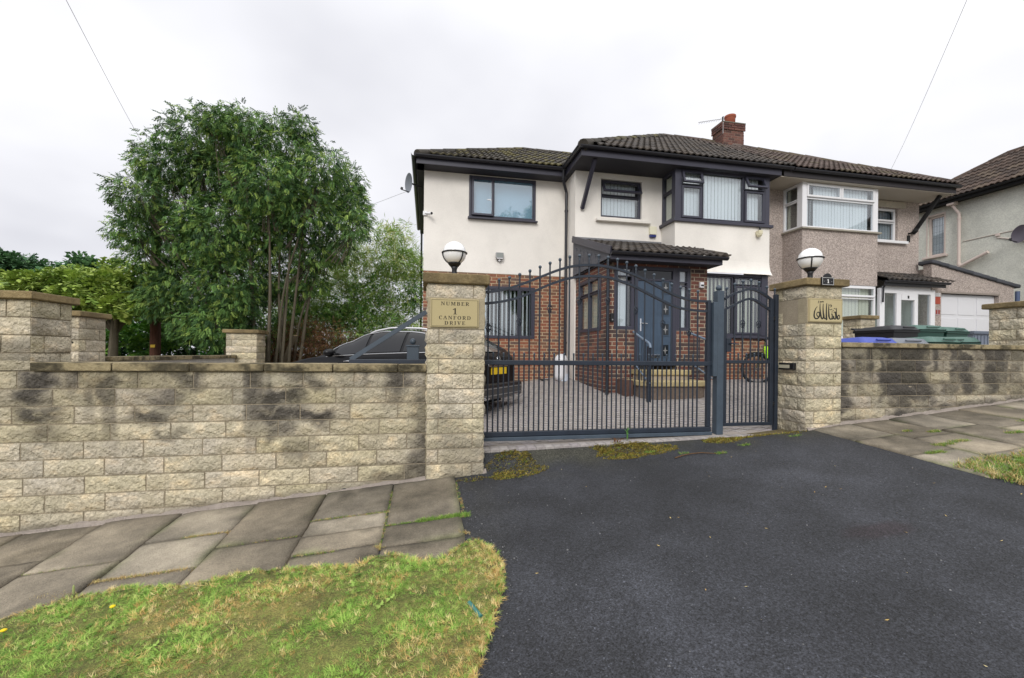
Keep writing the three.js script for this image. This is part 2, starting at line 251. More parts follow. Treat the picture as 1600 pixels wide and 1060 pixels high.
function pavement(label, cols, x0, x1) {
  const g = thing('pavement', label, null, null, 'structure');
  add('paving_bed', sheet(x0, x1, 10, -4.4, -2.5, 6, (x, z) => gy(x, z) - 0.004), std({ color: 0x4f4638, roughness: 1 }), g);
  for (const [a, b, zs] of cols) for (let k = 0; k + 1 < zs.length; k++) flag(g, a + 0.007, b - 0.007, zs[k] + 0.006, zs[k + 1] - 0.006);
  return base(g, (x0 + x1) / 2, gy((x0 + x1) / 2, -3.6), -3.6);
}
pavement('worn concrete slab pavement below the left garden wall', [[-0.305, 0.285, [-4.38, -3.475, -3.13, -2.7]], [-0.91, -0.305, [-4.38, -3.77, -3.485, -3.22, -2.75]], [-1.51, -0.91, [-4.38, -3.53, -2.85]], [-2.11, -1.51, [-4.38, -3.8, -3.28, -2.8]], [-2.705, -2.11, [-4.38, -3.55, -2.75]], [-3.31, -2.705, [-4.38, -3.75, -3.1, -2.5]], [-3.91, -3.31, [-4.38, -3.6, -2.9, -2.4]], [-4.51, -3.91, [-4.38, -3.7, -3, -2.4]], [-5.1, -4.51, [-4.38, -3.6, -2.9, -2.4]]], -5.1, 0.285);
pavement('brown concrete slab pavement below the right garden wall', [[4.45, 5.0, [-4.38, -3.83, -3.3, -2.7]], [5.0, 5.56, [-4.38, -3.68, -3.1, -2.6]], [5.56, 6.1, [-4.38, -3.8, -3.1, -2.5]], [6.1, 6.64, [-4.38, -3.62, -3.0, -2.5]], [6.64, 7.2, [-4.38, -3.72, -3.1, -2.5]], [7.2, 7.75, [-4.38, -3.6, -3, -2.5]], [7.75, 8.3, [-4.38, -3.7, -3, -2.5]], [8.3, 8.9, [-4.38, -3.6, -3, -2.5]], [8.9, 9.5, [-4.38, -3.7, -3, -2.5]]], 4.45, 9.5);

// block paving inside the gate
{
  const g = thing('paved_driveway', 'grey block paved drive between the gate and the brick house', null, null, 'structure');
  const pt = tex(256, 256, (u, v) => { const k = 220 + 60 * (fbm(u * 8, v * 8, 4, 861, 8) - 0.5) + 30 * (vn(u * 90, v * 90, 863, 90) - 0.5); return [k, k, k]; });
  const mats = ['#b9b2ae', '#b2aba8', '#bfb8b4', '#b5adad', '#aca5a2'].map((c) => std({ color: c, map: rep(pt, 3), bumpMap: rep(fineBump, 3), bumpScale: 0.003, roughness: 0.9 }));
  M.paver = std({ vertexColors: true, map: rep(pt, 3), bumpMap: rep(fineBump, 3), bumpScale: 0.003, roughness: 0.9 });
  add('jointing_sand', sheet(-5.5, 12.5, 30, -11, -4.56, 16, (x, z) => dy(x, z) - 0.008), std({ color: 0x989089, roughness: 1 }), g);
  const long = metreUV(new RoundedBoxGeometry(0.198, 0.05, 0.098, 1, 0.003)), R = rng(12); let shown = 0; const rest = [];
  const place = (x, z, ry, one) => {
    const y = dy(x, z) - 0.03 + (R() - 0.5) * 0.002, t = (R() - 0.5) * 0.006, k = Math.floor(R() * 5);
    if (one && shown < 300) { shown++; const m = add('paver', long, mats[k], g); m.position.set(x, y, z); m.rotation.set(t, ry + t, t); } else { const q = tint(long.clone(), mats[k].color); rest.push(q.applyMatrix4(new THREE.Matrix4().makeRotationY(ry).setPosition(x, y, z))); }
  };
  for (let i = 0; i < 39; i++) place(0.62 + i * 0.1, -4.66, Math.PI / 2, true);
  const spots = [];
  for (let j = 0; j < 64; j++) for (let i = 0; i < 56; i++) {                              // diagonal herringbone-like courses
    const a = j * 0.1, b = i * 0.2 + (j % 2) * 0.1, ca = Math.cos(0.42), sa = Math.sin(0.42), x = -2.4 + b * ca - a * sa + 2.2, z = -4.3 - b * sa * 0 - (b * sa + a * ca) + 2.6;
    if (z < -4.8 && z > -10.0 && x > -2.6 && x < 8.2 && !(x > 3.3 && x < 5.3 && z < -7.6) && !(x > 5.3 && z < -8.8)) spots.push([x, z]);
  }
  spots.sort((p, q) => Math.hypot(p[0] - 2.4, p[1]) - Math.hypot(q[0] - 2.4, q[1]));
  for (const [x, z] of spots) place(x, z, 0.42, true);
  if (rest.length) tag(add('paver', rest, M.paver, g), null, null, null, 'stuff');
  base(g, 2.5, dy(2.5, -6), -6);
}

// ------------------------------------------------------------------ stone walls
// One rock-faced block: its face lies in the plane through O spanned by U (along) and V (up), N points out.
function block(parent, mat, O, U, N, u0, u1, v0, v1, opt = {}) {
  const { depth = 0.1, bulge = 0.011, rough = 0.021, seed = 1, smooth = false, name = 'stone_block', shade = 1 } = opt, nx = Math.max(3, Math.round((u1 - u0) / 0.05)), ny = 4, p = [], uv = [], id = [];
  const put = (u, v, n) => { p.push(O[0] + U[0] * u + N[0] * n, O[1] + v, O[2] + U[2] * u + N[2] * n); };
  for (let j = 0; j <= ny; j++) for (let i = 0; i <= nx; i++) {
    const e = Math.min(i / nx * (u1 - u0), (1 - i / nx) * (u1 - u0), j / ny * (v1 - v0), (1 - j / ny) * (v1 - v0)), u = lerp(u0, u1, i / nx), v = lerp(v0, v1, j / ny);
    const r = smooth ? 0 : bulge * sstep(0, 0.018, e) * (0.4 + 1.2 * fbm(u * 4 + seed, v * 9, 2, 7 + seed)) + rough * sstep(0, 0.02, e) * (fbm(u * 16 + seed * 3, v * 22, 3, 17) - 0.5) * 2.2;
    const jit = e < 1e-6 && !smooth ? (vn(u * 22, v * 22, 33 + seed) - 0.5) * 0.006 : 0;
    put(u + (i === 0 ? Math.abs(jit) : i === nx ? -Math.abs(jit) : 0), v + (j === 0 ? Math.abs(jit) : j === ny ? -Math.abs(jit) : 0), r); uv.push(u, v);
  }
  for (let j = 0; j < ny; j++) for (let i = 0; i < nx; i++) { const a = j * (nx + 1) + i; id.push(a, a + 1, a + nx + 1, a + 1, a + nx + 2, a + nx + 1); }
  const g = geom(p, id, uv), q = [], quv = [], qi = [];
  const ring = [[u0, v0], [u1, v0], [u1, v1], [u0, v1]];
  for (let k = 0; k < 4; k++) { const a = ring[k], b = ring[(k + 1) % 4], s = q.length / 3; for (const [c, n] of [[a, 0], [b, 0], [b, -depth], [a, -depth]]) { q.push(O[0] + U[0] * c[0] + N[0] * n, O[1] + c[1], O[2] + U[2] * c[0] + N[2] * n); quv.push(c[0] + n * 0.5, c[1] + n * 0.5); } qi.push(s, s + 2, s + 1, s, s + 3, s + 2); }
  const t = (0.88 + 0.22 * hash(Math.round(u0 * 100), Math.round(v0 * 100), seed)) * (opt.stains ? 1 - 0.3 * dirtAt((u0 + u1) / 2, (v0 + v1) / 2, opt.stains) : 1), w = 1 + 0.14 * (hash(Math.round(u0 * 90), Math.round(v0 * 70), seed + 5) - 0.5);
  const all = join([g, geom(q, qi, quv)]);
  return add(name, tint(all, new THREE.Color(t * shade, t * shade, t * w * shade)), mat, parent);
}
function courses(parent, mat, O, U, N, u0, u1, top, rows, h, opt = {}) {
  const len = opt.len || 0.45, R = rng(opt.seed || 3); let k = 0;
  for (let r = 0; r < rows; r++) {
    const v1 = top - r * h, v0 = v1 - h + 0.009; let u = u0, first = (opt.offs ? opt.offs[r % opt.offs.length] : (r % 2 ? 0.5 : 1) * len + (R() - 0.5) * 0.1);
    while (u < u1 - 0.02) { let e = Math.min(u1, u + first); if (u1 - e < 0.09) e = u1; first = len + (R() - 0.5) * 0.035; if (v1 > (opt.floor ? opt.floor(u, e) : -9)) block(parent, mat, O, U, N, u + 0.004, e - 0.005, v0, v1, { seed: ++k + (opt.seed || 0) * 50, ...opt.block }); u = e; }
  }
}
const X = [1, 0, 0], Zp = [0, 0, 1], Xm = [-1, 0, 0], Zm = [0, 0, -1];
function copingRow(parent, x0, x1, y0, y1, z0, z1, len, seed) {
  const R = rng(seed); let x = x0; while (x < x1 - 0.02) { let e = Math.min(x1, x + len + (R() - 0.5) * 0.02); if (x1 - e < 0.15) e = x1; const g = rb(x + 0.003, e - 0.003, y0, y1 + (R() - 0.5) * 0.003, z0, z1, 0.012); add('coping_stone', g, M.coping, parent); x = e; }
}
function filletGeo(x0, x1, z, seed) {                       // lumpy mortar strip along the foot of a wall
  const n = Math.round((x1 - x0) / 0.05), p = [], uv = [], id = [];
  for (let i = 0; i <= n; i++) { const x = lerp(x0, x1, i / n), y = gy(x, z), a = 0.006 + 0.034 * fbm(x * 5, 1, 4, seed), b = 0.0 + 0.045 * fbm(x * 6, 5, 4, seed + 1); p.push(x, y + a + 0.012, z + 0.004, x, y + a * 0.75 + 0.006, z + b * 0.5 + 0.01, x, y + 0.012, z + b + 0.02, x, y - 0.04, z + b + 0.03); for (let k = 0; k < 4; k++) uv.push(x, k * 0.03); }
  for (let i = 0; i < n; i++) for (let k = 0; k < 3; k++) { const a = i * 4 + k; id.push(a, a + 1, a + 4, a + 4, a + 1, a + 5); }
  return geom(p, id, uv);
}
{ // left boundary wall with its end pier
  const w = thing('garden_wall', 'long stained buff stone wall with flat coping left of the gate', 'wall');
  add('mortar', bx(-5.2, 0.02, -0.6, 1.365, -4.62, -4.404), M.mortar, w);
  courses(w, M.leftStone, [0, 0, -4.4], X, Zp, -5.2, 0.0, 1.358, 11, 0.1515, { seed: 4, block: { stains: stainLeft }, floor: (a, b) => gy(a, -4.4) - 0.02 });
  copingRow(w, -3.28, -0.0, 1.362, 1.437, -4.68, -4.365, 0.605, 9);
  add('mortar_fillet', filletGeo(-3.5, 0.6, -4.4, 71), M.fillet, w);
  base(w, -1.6, gy(-1.6, -4.5), -4.5);
  const p = thing('wall_pier', 'broad stone pier with flat cap ending the left garden wall', 'pier');
  add('mortar', bx(-5.2, -3.292, 1.37, 1.965, -4.82, -4.398), M.mortar, p);
  courses(p, M.leftStone, [0, 0, -4.392], X, Zp, -5.2, -3.285, 1.965, 4, 0.1515, { seed: 6, len: 0.44, floor: (a, b) => gy(a, -4.4) - 0.02 });
  courses(p, M.stone, [-3.285, 0, 0], Zm, X, 4.392, 4.825, 1.965, 4, 0.1515, { seed: 7, len: 0.44, offs: [0.3, 0.43, 0.13, 0.3] });
  for (const [a, b] of [[-5.25, -4.2], [-4.2, -3.245]]) add('cap_stone', rb(a + 0.002, b - 0.002, 1.968, 2.035, -4.87, -4.345, 0.012), M.cap, p);
  base(p, -4.2, gy(-4.2, -4.5), -4.6);
}
function pier(name, label, x0, x1, z0, z1, y0, y1, cap, o = {}) {     // z1 is the front
  const p = thing(name, label, 'pier', o.group), w = x1 - x0, d = z1 - z0, n = Math.ceil((y1 - y0) / 0.1485), s = 0.115, m = M.stone, h = 0.1485;
  add('mortar', bx(x0 + 0.004, x1 - 0.004, y0 - (o.sunk ?? 0.3), y1, z0 + 0.004, z1 - 0.004), M.mortar, p);
  for (let r = 0; r < n; r++) {
    const v1 = y1 - r * h - 0.004, v0 = v1 - h + 0.009, odd = (r + (o.phase || 0)) % 2, sd = Math.round(x0 * 13 + r * 7 + 90), skip = o.plain && v1 <= o.plain[1] + 0.02 && v0 >= o.plain[0] - 0.02;
    const A = odd ? [[x0, x0 + s], [x0 + s, x1]] : [[x0, x1 - s], [x1 - s, x1]];
    for (const [a, b] of A) if (!skip) block(p, m, [0, 0, z1], X, Zp, a + 0.004, b - 0.004, v0, v1, { seed: sd + Math.round(a * 9) });
    const B = odd ? [[-z1, -z1 + (d - s)], [-z1 + (d - s), -z0]] : [[-z1, -z1 + s], [-z1 + s, -z0]];
    for (const [a, b] of B) { if (!(skip && a < -z1 + 0.2)) block(p, m, [x0, 0, 0], Zp, Xm, -b + 0.004, -a - 0.004, v0, v1, { seed: sd + 3 }); block(p, m, [x1, 0, 0], Zm, X, a + 0.004, b - 0.004, v0, v1, { seed: sd + 4 }); }
  }
  if (o.plain) add('plaque_bed', bx(x0 + 0.002, x1 - 0.002, o.plain[0], o.plain[1], z1 - 0.12, z1 + 0.006), std({ color: 0xb3a78c, map: rep(mottled, 1.5), bumpMap: rep(fineBump, 2), bumpScale: 0.003, roughness: 0.9 }), p);
  add('cap_stone', rb(x0 - cap[1], x1 + cap[1], y1, y1 + cap[0], z0 - cap[1], z1 + cap[1], 0.014), M.cap, p);
  return base(p, (x0 + x1) / 2, y0, (z0 + z1) / 2);
}
pier('gate_pillar', 'tall buff stone gate pillar carrying the english name plaque', 0.0, 0.567, -4.92, -4.352, 0.28, 2.236, [0.1, 0.045], { plain: [1.79, 2.1] });
pier('gate_pillar', 'stone gate pillar with arabic plaque beside the pedestrian gate', 4.385, 4.885, -4.84, -4.375, 0.62, 2.39, [0.085, 0.055], { plain: [1.95, 2.245], phase: 1 });
pier('wall_pier', 'small stone pier behind the front wall end pier', -4.86, -4.35, -6.97, -6.5, 0.3, 1.97, [0.07, 0.05]);
pier('wall_pier', 'short pale stone pier at the foot of the big tree', -4.5, -3.86, -11.55, -11, 0.4, 1.96, [0.085, 0.06]);
pier('wall_pier', 'dark capped stone pier between the two front gardens', 8.96, 9.34, -8.0, -7.6, 0.9, 2.36, [0.075, 0.05]);
{ // right boundary wall
  const w = thing('garden_wall', 'buff stone wall with dark streaks right of the gate', 'wall');
  add('mortar', bx(4.86, 10.2, 0.4, 1.668, -4.62, -4.404), M.mortar, w);
  courses(w, M.rightStone, [0, 0, -4.4], X, Zp, 4.89, 10.2, 1.664, 7, 0.1485, { seed: 11, block: { stains: stainRight }, floor: (a, b) => gy(a, -4.4) - 0.02 });
  copingRow(w, 4.89, 10.2, 1.668, 1.729, -4.68, -4.365, 0.62, 19);
  add('mortar_fillet', filletGeo(4.4, 10.2, -4.4, 73), M.fillet, w);
  base(w, 7.5, gy(7.5, -4.5), -4.5);
  pier('wall_pier', 'stone pier with mossy cap standing on the right garden wall', 7.8, 8.36, -4.76, -4.345, 1.73, 2.245, [0.075, 0.055], { sunk: 0 });
  const s = thing('side_wall', 'low side wall with white face and stone coping behind the left wall', 'wall');
  add('white_face', bx(-4.5, -4.31, 0.3, 1.385, -11, -6.97), std({ color: 0xdcdad5, map: rep(mottled, 0.8), roughness: 0.95 }), s);
  for (let z = -11.05; z < -7; z += 0.82) add('coping_stone', rb(-4.56, -4.26, 1.386, 1.455, z, Math.min(-6.97, z + 0.815), 0.01), M.coping, s);
  base(s, -4.4, 0.45, -9);
}
// ------------------------------------------------------------------ plaques, lamps and fittings on the pillars
function label(w, h, W, H, draw) {
  const c = document.createElement('canvas'); c.width = W; c.height = H; const g = c.getContext('2d'); draw(g, W, H);
  const t = new THREE.CanvasTexture(c); t.colorSpace = THREE.SRGBColorSpace; t.magFilter = THREE.LinearFilter; return t;
}
function face(x0, x1, y0, y1, z) { return geom([x0, y0, z, x1, y0, z, x1, y1, z, x0, y1, z], [0, 1, 2, 0, 2, 3], [0, 0, 1, 0, 1, 1, 0, 1]); }
function grain(g, W, H, seed) { const R = rng(seed); for (let i = 0; i < 5200; i++) { g.fillStyle = R() > 0.5 ? 'rgba(90,80,50,0.05)' : 'rgba(255,246,215,0.06)'; g.fillRect(R() * W, R() * H, 2 + R() * 6, 2 + R() * 3); } }
{
  const t = label(0, 0, 768, 480, (g, W, H) => {
    g.fillStyle = '#b3a57c'; g.fillRect(0, 0, W, H); grain(g, W, H, 1);
    g.strokeStyle = '#3a3527'; g.lineWidth = 6; g.strokeRect(14, 14, W - 28, H - 28);
    g.fillStyle = '#2c281f'; g.textAlign = 'center'; g.textBaseline = 'alphabetic';
    const line = (s, y, px, sp, bold) => { g.font = (bold ? 'bold ' : '') + px + 'px serif'; const ws = [...s].map((c) => g.measureText(c).width + sp), tot = ws.reduce((a, b) => a + b, 0) - sp; let x = W / 2 - tot / 2; g.textAlign = 'left'; [...s].forEach((c, i) => { g.fillText(c, x, y); x += ws[i]; }); };
    line('NUMBER', 108, 88, 12, true); line('1', 262, 150, 0, true); line('CANFORD', 352, 88, 12, true); line('DRIVE', 444, 88, 14, true);
  });
  const p = thing('name_plaque', 'sandstone plaque reading number 1 canford drive on the left pillar', 'sign');
  add('plaque_plate', rb(0.03, 0.505, 1.805, 2.085, -4.37, -4.332, 0.006), M.plaque, p);
  add('lettering', face(0.034, 0.501, 1.809, 2.081, -4.3295), std({ map: t, roughness: 0.85 }), p);
  base(p, 0.27, 1.805, -4.34);
  const t2 = label(0, 0, 768, 440, (g, W, H) => {
    g.fillStyle = '#b9ab84'; g.fillRect(0, 0, W, H); grain(g, W, H, 2);
    g.strokeStyle = '#5a5138'; g.lineWidth = 5; g.strokeRect(10, 10, W - 20, H - 20);
    g.strokeStyle = '#26241f'; g.fillStyle = '#26241f'; g.lineCap = 'round'; g.lineJoin = 'round';
    const pen = (w, ...pts) => { g.lineWidth = w; g.beginPath(); g.moveTo(pts[0], pts[1]); for (let i = 2; i + 3 < pts.length + 0; i += 4) g.quadraticCurveTo(pts[i], pts[i + 1], pts[i + 2], pts[i + 3]); g.stroke(); };
    const taper = (w0, w1, x0, y0, x1, y1, x2, y2) => { for (let i = 0; i < 30; i++) { const a = i / 30, b = (i + 1) / 30, q = (t) => [(1 - t) * (1 - t) * x0 + 2 * t * (1 - t) * x1 + t * t * x2, (1 - t) * (1 - t) * y0 + 2 * t * (1 - t) * y1 + t * t * y2]; g.lineWidth = lerp(w0, w1, a) * 1.35; g.beginPath(); g.moveTo(...q(a)); g.lineTo(...q(b)); g.stroke(); } };
    // sweeping final letter and two tall stems with joined bowls
    taper(8, 26, 178, 150, 110, 210, 108, 320); taper(26, 18, 108, 320, 112, 386, 168, 384); taper(18, 24, 168, 384, 228, 372, 236, 300); taper(20, 12, 236, 300, 226, 236, 178, 268); taper(12, 18, 178, 268, 150, 310, 196, 340);
    taper(12, 30, 244, 92, 236, 220, 262, 318); taper(28, 20, 262, 318, 276, 388, 306, 380); taper(20, 26, 306, 380, 330, 360, 326, 300);
    taper(12, 30, 316, 96, 306, 220, 330, 320); taper(26, 14, 330, 320, 344, 392, 372, 376);
    taper(14, 32, 398, 88, 384, 240, 396, 388);                                                                            // free upright
    taper(12, 30, 448, 100, 440, 230, 452, 330); taper(28, 18, 452, 330, 468, 398, 512, 380);
    taper(16, 22, 512, 380, 540, 330, 520, 286); taper(18, 22, 524, 378, 556, 384, 560, 330); taper(20, 18, 560, 330, 574, 394, 606, 376); taper(16, 24, 606, 376, 616, 300, 596, 250);
    taper(12, 28, 628, 170, 616, 280, 640, 360); taper(24, 14, 640, 360, 676, 398, 704, 352); taper(14, 20, 704, 352, 706, 300, 676, 306); taper(18, 10, 676, 306, 650, 320, 664, 352);
    // marks above
    taper(10, 14, 238, 70, 246, 40, 262, 62); taper(12, 10, 262, 66, 276, 40, 290, 64); taper(10, 14, 292, 60, 306, 34, 320, 58); taper(8, 12, 200, 84, 206, 54, 214, 40);
    taper(10, 14, 470, 118, 500, 96, 512, 128); taper(12, 8, 512, 130, 496, 148, 478, 150);
    for (const [x, y] of [[548, 214], [524, 244], [572, 246]]) { g.save(); g.translate(x, y); g.rotate(Math.PI / 4); g.fillRect(-10, -10, 20, 20); g.restore(); }
    taper(8, 12, 470, 196, 500, 214, 520, 190); taper(8, 10, 566, 176, 590, 166, 604, 190);
  });
  const q = thing('name_plaque', 'sandstone plaque engraved with black arabic calligraphy on the right pillar', 'sign');
  add('plaque_plate', rb(4.40, 4.872, 1.96, 2.238, -4.385, -4.355, 0.006), M.plaque, q);
  add('lettering', face(4.404, 4.868, 1.964, 2.234, -4.3525), std({ map: t2, roughness: 0.85 }), q);
  base(q, 4.64, 1.96, -4.37);
  const t3 = label(0, 0, 256, 160, (g, W, H) => { g.fillStyle = '#101014'; g.fillRect(0, 0, W, H); g.strokeStyle = '#e8e8e6'; g.lineWidth = 6; g.strokeRect(7, 7, W - 14, H - 14); g.fillStyle = '#f0f0ee'; g.font = 'bold 112px serif'; g.textAlign = 'center'; g.fillText('1', W / 2, 120); g.fillRect(44, 78, 8, 8); g.fillRect(204, 78, 8, 8); });
  const n = thing('number_plate', 'black house number plate with white 1 on the right pillar cap', 'sign');
  add('plate', rb(4.52, 4.69, 2.388, 2.485, -4.322, -4.302, 0.004), M.black, n);
  const arch = new THREE.Shape(); arch.moveTo(-0.052, 0); arch.lineTo(0.052, 0); arch.quadraticCurveTo(0.046, 0.042, 0, 0.045); arch.quadraticCurveTo(-0.046, 0.042, -0.052, 0);
  add('arched_top', new THREE.ExtrudeGeometry(arch, { depth: 0.02, bevelEnabled: false }).translate(4.605, 2.4845, -4.322), M.black, n);
  add('numeral', face(4.524, 4.686, 2.392, 2.481, -4.2995), std({ map: t3, roughness: 0.5 }), n);
  base(n, 4.6, 2.39, -4.31);
}
{
  const lp = (name, lab, x, y, z) => {
    const l = thing(name, lab, 'lamp', 'globe lamps on the gate pillars');
    const L = (pts) => new THREE.LatheGeometry(pts.map((p) => new THREE.Vector2(...p)), 24);
    add('lamp_globe', new THREE.SphereGeometry(0.122, 32, 22).translate(0, 0.265, 0), phy({ color: 0xf4f4f4, roughness: 0.25, clearcoat: 0.4 }), l);
    add('lamp_ring', new THREE.TorusGeometry(0.128, 0.0075, 8, 40).rotateX(Math.PI / 2).translate(0, 0.268, 0), M.black, l);
    for (let k = 0; k < 3; k++) { const a = k * 2.094 + 0.9, pts = []; for (let i = 0; i <= 8; i++) { const t = lerp(0, 1.22, i / 8); pts.push([Math.cos(a) * 0.128 * Math.cos(t), 0.268 - 0.128 * Math.sin(t), Math.sin(a) * 0.128 * Math.cos(t)]); } add('cage_arm', tube(pts, 0.0065, 12, 6), M.black, l); }
    add('cup', L([[0.02, 0.12], [0.045, 0.125], [0.066, 0.15], [0.07, 0.162], [0.062, 0.166], [0.03, 0.15]]), M.black, l);
    add('stem', L([[0.0, 0], [0.055, 0], [0.055, 0.008], [0.036, 0.018], [0.026, 0.05], [0.026, 0.095], [0.038, 0.118], [0.02, 0.124]]), M.black, l);
    l.position.set(x, y, z); return l;
  };
  const a = lp('globe_lamp', 'white globe lamp in black cage on the left gate pillar', 0.275, 2.3365, -4.62);
  const b = copyOf(a, 'globe_lamp', 'white globe lamp in black cage on the right gate pillar'); b.position.set(4.68, 2.476, -4.62); b.rotation.y = 0.75; b.scale.setScalar(1.1);
}
{
  const b = thing('letter_slot', 'small black lit slot box on the side of the right pillar', 'intercom');
  add('housing', rb(4.335, 4.40, 1.388, 1.472, -4.73, -4.5, 0.008), M.black, b);
  add('slot_cover', bx(4.331, 4.336, 1.408, 1.448, -4.72, -4.56), std({ color: 0xb6b09a, roughness: 0.6 }), b);
  base(b, 4.37, 1.388, -4.62);
}

// ------------------------------------------------------------------ gates
const arcTop = [[0.575, 2.212], [0.839, 2.262], [1.051, 2.335], [1.241, 2.415], [1.435, 2.497], [1.6, 2.55], [1.782, 2.577], [1.985, 2.577], [2.191, 2.545], [2.441, 2.472], [2.65, 2.385], [2.87, 2.288], [3.05, 2.235], [3.2, 2.214], [3.39, 2.211]];
const arcLow = [[0.575, 2.093], [0.8, 2.125], [1.005, 2.18], [1.18, 2.255], [1.339, 2.33], [1.584, 2.417], [1.795, 2.45], [2.061, 2.447], [2.193, 2.417], [2.386, 2.355], [2.55, 2.285], [2.704, 2.218], [2.939, 2.131], [3.143, 2.099], [3.39, 2.089]];
const along = (pts, x) => { for (let i = 0; i + 1 < pts.length; i++) if (x <= pts[i + 1][0]) return lerp(pts[i][1], pts[i + 1][1], clamp((x - pts[i][0]) / (pts[i + 1][0] - pts[i][0]))); return pts[pts.length - 1][1]; };
const GZ = -4.76;
function band(pts, z, h = 0.026, d = 0.036) {                 // flat steel bar bent to a curve
  const c = new THREE.CatmullRomCurve3(pts.map((p) => V(p[0], p[1], 0))), n = 60, p = [], id = [];
  for (let i = 0; i <= n; i++) { const q = c.getPoint(i / n), t = c.getTangent(i / n), nx = -t.y * h / 2, ny = t.x * h / 2; p.push(q.x + nx, q.y + ny, z + d / 2, q.x + nx, q.y + ny, z - d / 2, q.x - nx, q.y - ny, z - d / 2, q.x - nx, q.y - ny, z + d / 2); }
  for (let i = 0; i < n; i++) for (let k = 0; k < 4; k++) { const a = i * 4 + k, b = i * 4 + (k + 1) % 4; id.push(a, b, a + 4, b, b + 4, a + 4); }
  const g = toCreasedNormals(geom(p, id), 0.6); return metreUV(g);
}
function basket(x, y, z) { const l = []; for (let k = 0; k < 4; k++) { const pts = []; for (let i = 0; i <= 10; i++) { const t = i / 10, r = 0.024 * Math.sin(Math.PI * t) + 0.004, a = k * Math.PI / 2 + t * 3.4; pts.push([x + Math.cos(a) * r, y - 0.055 + 0.11 * t, z + Math.sin(a) * r]); } l.push(tube(pts, 0.0045, 12, 5)); } return join(l); }
const finial = (x, y, z, r = 0.019) => join([ball(x, y, z, r), new THREE.CylinderGeometry(0.012, 0.009, 0.012, 8).translate(x, y - r - 0.004, z), new THREE.CylinderGeometry(0.011, 0.011, 0.008, 8).translate(x, y - r - 0.022, z)]);
{
  const g = thing('sliding_gate', 'wide dark blue steel sliding gate with arched top and ball finials', 'gate');
  add('bottom_rail', rb(-0.8, 3.4, 0.632, 0.684, GZ - 0.03, GZ + 0.03, 0.006), M.gate, g);
  add('track_beam', rb(-0.8, 3.4, 0.588, 0.629, GZ - 0.035, GZ + 0.05, 0.006), M.post, g);
  add('middle_rail', rb(-0.79, 3.4, 1.425, 1.478, GZ - 0.03, GZ + 0.03, 0.006), M.gate, g);
  add('end_stile', rb(3.345, 3.395, 0.686, 2.225, GZ - 0.025, GZ + 0.025, 0.005), M.gate, g);
  add('end_stile', rb(0.545, 0.59, 0.686, 2.225, GZ - 0.025, GZ + 0.025, 0.005), M.gate, g);
  add('top_band', band(arcTop, GZ), M.gate, g); add('top_band', band(arcLow, GZ), M.gate, g);
  for (let i = 0; i < 24; i++) {
    const x = 0.66 + i * 0.1165; if (x > 3.33) break;
    const top = along(arcTop, x) + 0.115;
    const b = add('bar', join([rod([x, 1.48, GZ], [x, top, GZ], 0.0098, 0.0098, 8), rod([x, 0.684, GZ], [x, 1.424, GZ], 0.0098, 0.0098, 8)]), M.gate, g); add('ball_finial', finial(x, top, GZ), M.post, b);
    if (i % 3 === 0) add('basket_twist', basket(x, along(arcLow, x) - 0.27, GZ), M.gate, b);
    const xs = x - 0.058; if (xs > 0.6) { const c = add('bar', join([rod([xs, 1.478, GZ], [xs, 1.545, GZ], 0.0088), rod([xs, 0.684, GZ], [xs, 1.426, GZ], 0.0088)]), M.gate, g); add('ball_finial', finial(xs, 1.553, GZ, 0.012), M.post, c); }
  }
  for (let i = 0; i < 7; i++) { const x = -0.7 + i * 0.18; add('bar', rod([x, 0.684, GZ], [x, 1.426, GZ], 0.0088), M.gate, g); }
  add('diagonal_brace', bar([-0.775, 1.475, GZ], [-0.01, 1.99, GZ], 0.045, 0.045), M.post, g);
  base(g, 1.3, 0.585, GZ);
  const p = thing('gate_post', 'square grey blue steel post with ball between the two gates', 'post');
  add('post_tube', rb(3.458, 3.548, 0.5, 2.343, -4.8, -4.71, 0.006), M.post, p); add('ball_finial', ball(3.503, 2.38, -4.755, 0.036, 18, 12), M.post, p);
  add('catch_channel', [rb(3.4, 3.452, 1.3, 2.2, -4.715, -4.7, 0.004), rb(3.4, 3.412, 1.3, 2.2, -4.8, -4.716, 0.004)], M.post, p); base(p, 3.5, 0.55, -4.755);
  const r = thing('guide_post', 'short steel guide post with ball behind the left garden wall', 'post');
  add('post_tube', rb(-0.212, -0.085, 0.5, 1.615, -4.9, -4.82, 0.006), M.post, r); add('post_cap', rb(-0.222, -0.075, 1.615, 1.632, -4.91, -4.81, 0.005), M.post, r); add('ball_finial', ball(-0.15, 1.672, -4.86, 0.034, 18, 12), M.post, r); base(r, -0.15, 0.5, -4.86);
}
